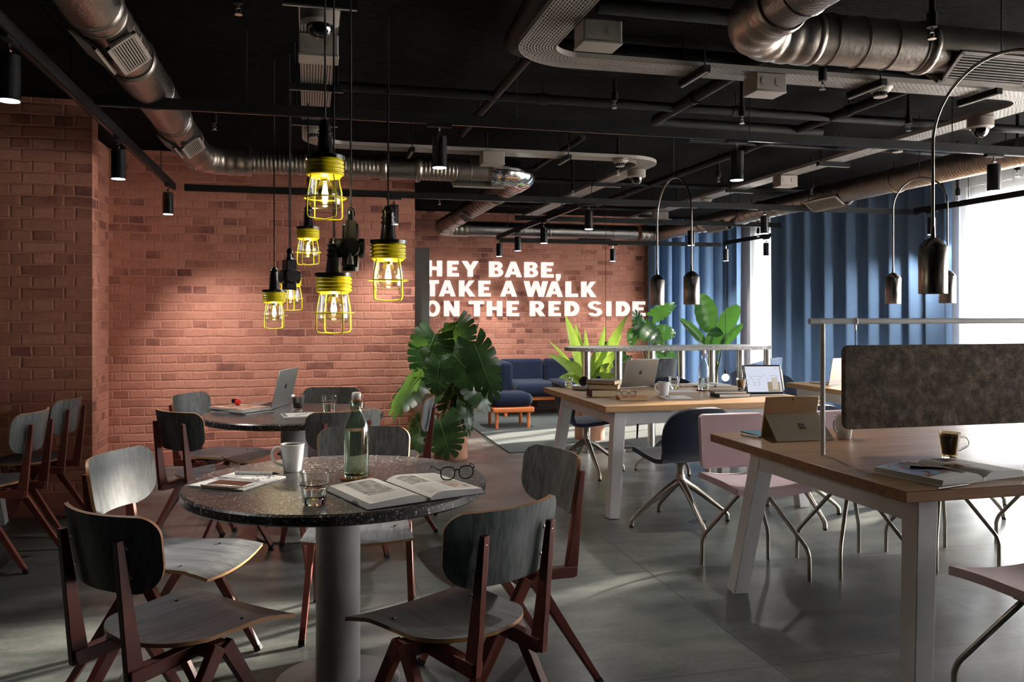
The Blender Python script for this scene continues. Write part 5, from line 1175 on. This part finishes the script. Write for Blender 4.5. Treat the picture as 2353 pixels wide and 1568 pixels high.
def laptop(p, rz, label, body, w=.32, d=.22, tilt=18, logo=True, open_h=.225):
    t = thing('laptop', label, 'laptop', p, rz)
    b = MB().b2((-w/2, -d, 0), (w/2, 0, .012)).build('base', body, t, bevel=.003)
    MB().b2((-w*.42, -d*.52, .0121), (w*.42, -.02, .0128)).build('keyboard', 'blackcover', b, smooth=False); MB().b2((-.06, -d*.95, .0121), (.06, -d*.58, .0125)).build('trackpad', body, b, smooth=False)
    lid = MB().b2((-w/2, -.003, 0), (w/2, .003, open_h)).build('lid', body, t, bevel=.0028); lid.location = (0, .002, .010); lid.rotation_euler = (-radians(tilt), 0, 0)
    MB().b2((-w/2+.006, -.0036, .012), (w/2-.006, -.0031, open_h-.006)).build('screen', 'screen_off', lid, smooth=False)
    if logo:
        g = MB(); logo_fruit(g, .020, (0, .0036, open_h*.52)); lo = g.build('logo', 'black', lid, smooth=False); lo.scale = (-1, 1, 1)
    return t
def eyeglasses(p, rz, label, s=1.0, col='black', rim=.0022):
    t = thing('eyeglasses', label, 'glasses', p, rz)
    def lens(cx):
        return [(cx+.026*s*math.copysign(abs(cos(a))**.75, cos(a))*(1+.06*sin(a)), 0, .0235*s+.0225*s*math.copysign(abs(sin(a))**.8, sin(a))) for a in [2*pi*i/28 for i in range(28)]]
    fr = MB()
    for c in (-.034*s, .034*s):
        L = lens(c); f = MB().tube(L, rim*s, 8, closed=True).build('rim', col, t); 
        q = MB(); q.add(L, [tuple(range(28))]); q.build('lens', 'glass', f, smooth=False)
    MB().tube([(-.009*s, 0, .032*s), (0, -.001, .036*s), (.009*s, 0, .032*s)], rim*1.2*s, 8).build('bridge', col, t)
    for k, a in ((-1, .0), (1, -.25)):
        MB().tube([(k*.062*s, 0, .038*s), (k*.068*s, .006, .038*s), (k*.066*s-a*.05, .05, .037*s), (k*.062*s-a*.10, .105, .034*s), (k*.060*s-a*.13, .135, .018*s)], [rim*1.2, rim*1.2, rim, rim, rim*.8], 6).build('temple', col, t)
    return t
ZT1 = .7405
# --- near round table
mug((-.054, 3.327, ZT1), radians(192), 'white mug of coffee on the near round table')
tumbler((.023, 2.735, ZT1), 'faceted glass of water at the front of the near round table', .105, .047)
coaster((.177, 3.113, ZT1), 'round cork coaster under the bottle on the near round table')
bottle((.177, 3.113, ZT1+.0055), 'tall green-tinted swing-top water bottle on the near round table')
openbook((.382, 2.68, ZT1), radians(20.5), .212, .33, .022, 'open white-paged book on the near round table, under the black glasses',
         [(-1, .32, .80, .30, .92, 'ink_grey'), (-1, .15, .9, .05, .26, 'text'), (-1, .08, .29, .30, .62, 'text'), (1, .1, .5, .08, .40, 'text'), (1, .14, .48, .5, .9, 'ink_grey'), (1, .58, .92, .12, .46, 'photo_warm'), (1, .58, .92, .52, .9, 'text')])
eyeglasses((.515, 2.905, ZT1+.022), radians(8), 'black-rimmed glasses standing on the open book', 1.0)
t = thing('spiral_notebook', 'open white spiral notebook on the left of the near round table', 'notebook', (-.24, 3.152, ZT1), radians(-33))
MB().b2((-.115, -.125, 0), (.115, -.003, .006)).build('front_pages', 'paper', t, bevel=.0008); MB().b2((-.115, .003, 0), (.115, .125, .006)).build('back_pages', 'paper', t, bevel=.0008)
k = MB()
for i in range(26): x = -.085+i*.0068; k.tube([(x, .0085*cos(a), .0055+.0085*sin(a)) for a in [pi*j/8 for j in range(9)]], .0008, 5)
k.build('wire_spiral', 'black', t)['kind'] = 'stuff'
k = MB(); random.seed(5)
for i in range(16):
    cx_, cy_ = random.uniform(-.10, .09), random.uniform(.02, .11); n_ = random.randint(6, 9); r_ = random.uniform(.003, .008)
    k.tube([(cx_+r_*cos(a*2.4)*random.uniform(.4, 1.2), cy_+r_*sin(a*2.4)*random.uniform(.4, 1.2), .0064) for a in range(n_)], .0006, 4)
k.build('ink_sketches', 'ink', t)['kind'] = 'stuff'
t = thing('smartphone', 'smartphone with dark brown screen lying on the spiral notebook', 'phone', (-.258, 3.077, ZT1+.0062), radians(-33)+.03)
MB().b2((-.075, -.036, 0), (.075, .036, .007)).build('phone_body', 'alu_light', t, bevel=.003); MB().b2((-.072, -.033, .0071), (.068, .033, .0076)).build('phone_screen', 'brownscreen', t, smooth=False)
pen((-.291, 3.034, ZT1+.0062), radians(-33), 'wooden pencil lying beside the phone on the notebook', .16, .0036, 'pencil', 'pencil', 'pencil')
pen((-.180, 3.245, ZT1+.0062), radians(-20), 'grey marker pen at the top of the spiral notebook', .17, .0062)
# --- far round table
def T(x, y, z=0): return (x, y, ZT1+z)
laptop(T(-.165, 5.635), radians(-108.3), 'open silver laptop on the far round table, seen from its lid side', 'alu_light', .355, .24, 13, True, .245)
for i, (dx, dy, r_, mt) in enumerate(((.012, -.01, -44, 'blackcover'), (.0, 0, -47, 'paper'), (-.008, .006, -45, 'photo_red'))):
    lb = ('dark magazine at the bottom of the stack on the far round table', 'white magazine in the middle of the stack on the far round table', 'magazine with orange cover on top of the stack on the far round table')[i]
    o = thing('magazine', lb, 'magazine', T(-.395+dx, 5.40+dy, i*.0105), radians(r_)); MB().b2((-.15, -.11, 0), (.15, .11, .0085)).build('page_stack', 'paper_edge', o, bevel=.001); MB().b2((-.15, -.11, .0086), (.15, .11, .0100)).build('cover', mt, o, smooth=False)
t = thing('earphone_case', 'small red and black round case on the magazine stack', 'case', T(-.42, 5.47, .0322)); MB().sphere((0, 0, .02), .02, 16, 10, (1, 1, 1)).build('red_shell', 'red', t); MB().box((-.022, .012, .028), (.03, .03, .024)).build('black_cap', 'black', t, bevel=.006)
glassmug(T(-.055, 5.36), radians(80), 'glass of black coffee beside the silver laptop on the far round table', .10, .044, .86, 'glass')
tumbler(T(.135, 5.27), 'faceted glass of water on the far round table', .10, .046)
t = thing('paper_pad', 'white paper pad with metal clip on the far round table', 'notepad', T(-.045, 5.10), radians(8)); MB().b2((-.095, -.10, 0), (.095, .10, .008)).build('sheets', 'paper', t, bevel=.0008); MB().b2((-.092, -.08, .0082), (-.075, .06, .014)).build('metal_clip', 'chrome', t, bevel=.001)
pen(T(-.03, 5.10, .0085), radians(62), 'pen lying on the clipped paper pad', .13, .004, 'pen_grey')
# --- foreground desk
ZD1 = .7405
t = thing('tablet_computer', 'champagne folding tablet computer seen from behind on its kickstand', 'tablet', (2.313, 3.655, ZD1), radians(1))
body = MB().b2((-.148, -.0045, 0), (.148, .0045, .205)).build('tablet_body', 'gold', t, bevel=.003); body.location = (0, .03, .002); body.rotation_euler = (radians(13), 0, 0)
ks = MB(); a_ = Vector((0, .0, .11)); ks.add([(-.147, -.008, .112), (.147, -.008, .112), (.155, -.125, .0015), (-.155, -.125, .0015), (-.147, -.005, .115), (.147, -.005, .115), (.155, -.122, .0015), (-.155, -.122, .0015)], [(3, 2, 1, 0), (4, 5, 6, 7), (0, 1, 5, 4), (2, 3, 7, 6), (1, 2, 6, 5), (3, 0, 4, 7)])
kk = ks.build('kickstand', 'gold_pale', t, smooth=False)
for i in (0, 1):
    for j in (0, 1):
        c0 = Vector((.005+i*.0195-.005, -.008-.0015, .112)); d_ = Vector((0, -.117, -.1105)).normalized(); up0 = Vector((0, -.0012, .0012))
        s0 = .058+j*.0195; P = [Vector((.0+i*.0185, 0, 0)), Vector((.016+i*.0185, 0, 0))]
        base = Vector((0, -.008, .112)); q = [base+d_*s0+P[0]+up0, base+d_*s0+P[1]+up0, base+d_*(s0+.0165)+P[1]+up0, base+d_*(s0+.0165)+P[0]+up0]
        w_ = MB(); w_.add(q, [(3, 2, 1, 0)]); w_.build('logo_square', 'alu', kk, smooth=False)
MB().cyl((0, -.0048, .19), (0, -.0053, .19), .004, n=16).build('rear_camera', 'black', body)
MB().b2((-.148, .035, 0), (.148, .22, .005)).build('type_cover', 'teal', t, bevel=.001)
pen((2.12, 3.69, ZD1), radians(-70), 'silver stylus lying left of the folding tablet computer', .13, .005, 'alu_light')
mug((2.546, 3.565, ZD1), radians(200), 'white mug half hidden by the felt screen on the foreground desk', .11, .047)
glassmug((2.626, 2.965, ZD1), radians(-20), 'tinted glass mug of steaming coffee on the foreground desk', .108, .043, .88, 'glass_smoke')
steam((2.626, 2.965, ZD1+.115), 'wisps of steam above the glass mug on the foreground desk', .03, .10)
openbook((2.387, 2.526, ZD1), radians(12), .228, .29, .026, 'open glossy magazine with colour photos on the foreground desk',
         [(-1, .42, .98, .22, .98, 'photo_sky'), (-1, .08, .40, .42, .95, 'photo_warm'), (-1, .06, .38, .10, .38, 'photo_dark'), (1, .30, .9, .7, .98, 'photo_dark'), (1, .1, .5, .4, .65, 'photo_warm')], 'paper', 'open_magazine', 'magazine')
pen((2.25, 2.64, ZD1+.0265), radians(-35), 'black pen lying on the open magazine', .13, .0055, 'black', 'pen')
pen((2.20, 2.462, ZD1), radians(12), 'dark pencil lying in front of the open magazine', .17, .0036, 'gunmetal', 'pencil', 'pencil')
# --- middle desk
laptop((2.62, 6.36, ZD1), radians(-162), 'open bronze-grey laptop on the middle desk, lid toward the camera', 'alu', .35, .235, 16, True, .235)
book((2.125, 5.80, ZD1), radians(-6), .22, .16, .050, 'darkcover', 'thick dark book at the bottom of the stack on the middle desk')
book((2.13, 5.80, ZD1+.0505), radians(-28), .22, .15, .038, 'darkcover', 'dark book in the middle of the stack of three on the middle desk')
book((2.13, 5.81, ZD1+.089), radians(-42), .23, .15, .030, 'blackcover', 'dark book on top of the stack of three on the middle desk')
book((2.225, 5.50, ZD1), radians(-10), .20, .13, .024, 'orangecover', 'orange book under the glasses on the middle desk')
eyeglasses((2.19, 5.475, ZD1+.0245), radians(-6), 'brown-rimmed glasses on the orange book', .85, 'darkcover')
t = thing('tray', 'curved white tray holding the headphones on the middle desk', 'tray', (2.19, 6.33, ZD1), radians(-14)); MB().lathe([(.001, 0), (.115, 0), (.13, .008), (.133, .032), (.128, .033), (.122, .01), (.001, .006)], n=48).build('tray_dish', 'ceramic', t)
t = thing('headphones', 'black over-ear headphones lying in the white tray', 'headphones', (2.19, 6.33, ZD1+.034), radians(15))
for s_ in (-1, 1): MB().lathe([(.001, -.012), (.030, -.012), (.038, -.004), (.040, .012), (.030, .02), (.001, .02)], n=28).build('ear_cup', 'rubber', t).matrix_local = Matrix.Translation((s_*.07, -.04, .035)) @ Matrix.Rotation(s_*radians(70), 4, 'Y') @ Matrix.Rotation(radians(15), 4, 'X')
MB().tube([(.082*cos(a), -.03+.10*sin(a), .030+.008*sin(a)) for a in [pi*i/16 for i in range(17)]], .009, 10, flat=.6).build('headband', 'rubber', t)
tumbler((2.075, 6.50, ZD1), 'small glass at the far left corner of the middle desk', .085, .036, .3)
mug((2.543, 5.673, ZD1), radians(190), 'steaming white mug on the middle desk', .105, .045); steam((2.543, 5.673, ZD1+.115), 'steam rising from the white mug on the middle desk', .035, .16)
tumbler((2.87, 6.20, ZD1), 'empty faceted glass behind the white mug on the middle desk', .10, .045, 0)
coaster((3.035, 6.012, ZD1), 'cork coaster under the clear bottle on the middle desk')
bottle((3.035, 6.012, ZD1+.0055), 'clear swing-top bottle on the middle desk', .30, 'glass', .3)
book((3.02, 5.56, ZD1), radians(-4), .24, .16, .024, 'blackcover', 'black notebook under the grey one on the middle desk', 'paper')
book((3.00, 5.57, ZD1+.0245), radians(-9), .24, .16, .016, 'alu', 'grey notebook on top of the black one on the middle desk', 'paper')
glassmug((3.13, 5.60, ZD1+.041), radians(10), 'glass cup of milky coffee on the stacked notebooks', .085, .038, .85, 'glass', 'coffee'); steam((3.13, 5.60, ZD1+.135), 'steam rising from the glass cup on the stacked notebooks', .035, .14)
flat('paper_sheet', (2.80, 6.03, ZD1), radians(-3), .30, .21, .001, 'paper', 'white paper sheet lying behind the white mug on the middle desk', 'paper')
t = thing('writing_pad', 'white writing pad at the front edge of the middle desk', 'notepad', (2.57, 5.53, ZD1), radians(-8)); MB().b2((-.10, -.10, 0), (.10, .10, .008)).build('sheets', 'paper', t, bevel=.0008)
pen((2.51, 5.53, ZD1+.0085), radians(75), 'pen lying on the writing pad of the middle desk', .14, .004, 'pen_grey')
flat('newspaper', (2.97, 6.44, ZD1), radians(-8), .34, .24, .012, 'photo_warm', 'folded newspaper behind the empty glass on the middle desk', 'newspaper')
openbook((3.27, 6.27, ZD1), radians(4), .15, .22, .018, 'small open book behind the bottle on the middle desk', [(1, .1, .9, .1, .9, 'text'), (-1, .1, .9, .1, .9, 'text')])
t = thing('drawing_tablet', 'black-framed tablet showing a floor plan drawing, leaning on its stand', 'tablet', (3.325, 5.60, ZD1), radians(-9))
b = MB().b2((-.150, -.004, 0), (.150, .004, .225)).build('tablet_frame', 'blackcover', t, bevel=.004); b.location = (0, 0, .006); b.rotation_euler = (-radians(20), 0, 0)
M['ui'] = emit('tablet_screen', (.72, .76, .90), .75)
MB().b2((-.128, -.0048, .014), (.138, -.0042, .212)).build('display', 'ui', b, smooth=False)
k = MB()
for (x0_, z0_, x1_, z1_) in ((-.105, .135, -.02, .135), (-.10, .13, -.075, .105), (-.045, .105, .02, .15), (-.075, .105, -.075, .065), (-.075, .085, -.03, .085), (-.03, .105, -.03, .065), (-.075, .065, -.03, .065), (.06, .14, .11, .14), (.06, .14, .06, .125), (.11, .14, .11, .125), (.10, .19, .112, .203), (.03, .12, .035, .105)):
    k.bar((x0_, -.0052, z0_), (x1_, -.0052, z1_), .0014, .0004, up=(0, 1, 0))
k.build('plan_lines', 'ink', b, smooth=False)['kind'] = 'stuff'
k = MB().b2((.03, -.0053, .016), (.125, -.0049, .09)); k.build('plan_fill', mat('plan_tan', (.45, .38, .26), .6), b, smooth=False); MB().b2((.065, -.0057, .03), (.11, -.0053, .125)).build('plan_sheet', 'paper', b, smooth=False)
k = MB()
for i in range(14): k.box((-.139, -.0046, .03+i*.012), (.004, .0008, .004))
k.build('side_toolbar', 'paper', b, smooth=False)['kind'] = 'stuff'
MB().b2((.1505, -.002, .03), (.1575, .005, .19)).build('stylus', 'ceramic', b, bevel=.002)
s_ = MB(); s_.add([(-.15, .02, .02), (.15, .02, .02), (.15, .085, .0), (-.15, .085, .0), (-.15, .055, .13), (.15, .055, .13)], [(0, 1, 2, 3), (3, 2, 5, 4), (0, 3, 4), (1, 5, 2), (1, 0, 4, 5)]); s_.build('rear_stand', 'blackcover', t, smooth=False)
MB().b2((-.15, -.02, 0), (.15, .10, .005)).build('case_base', 'blackcover', t, bevel=.001); MB().b2((-.14, -.10, 0), (.145, -.022, .006)).build('keyboard', 'alu_light', t, bevel=.001)
laptop((4.46, 6.24, ZD1), radians(-172), 'pale silver laptop on the desk behind the felt screen', 'alu_light', .34, .235, 12, False, .225)
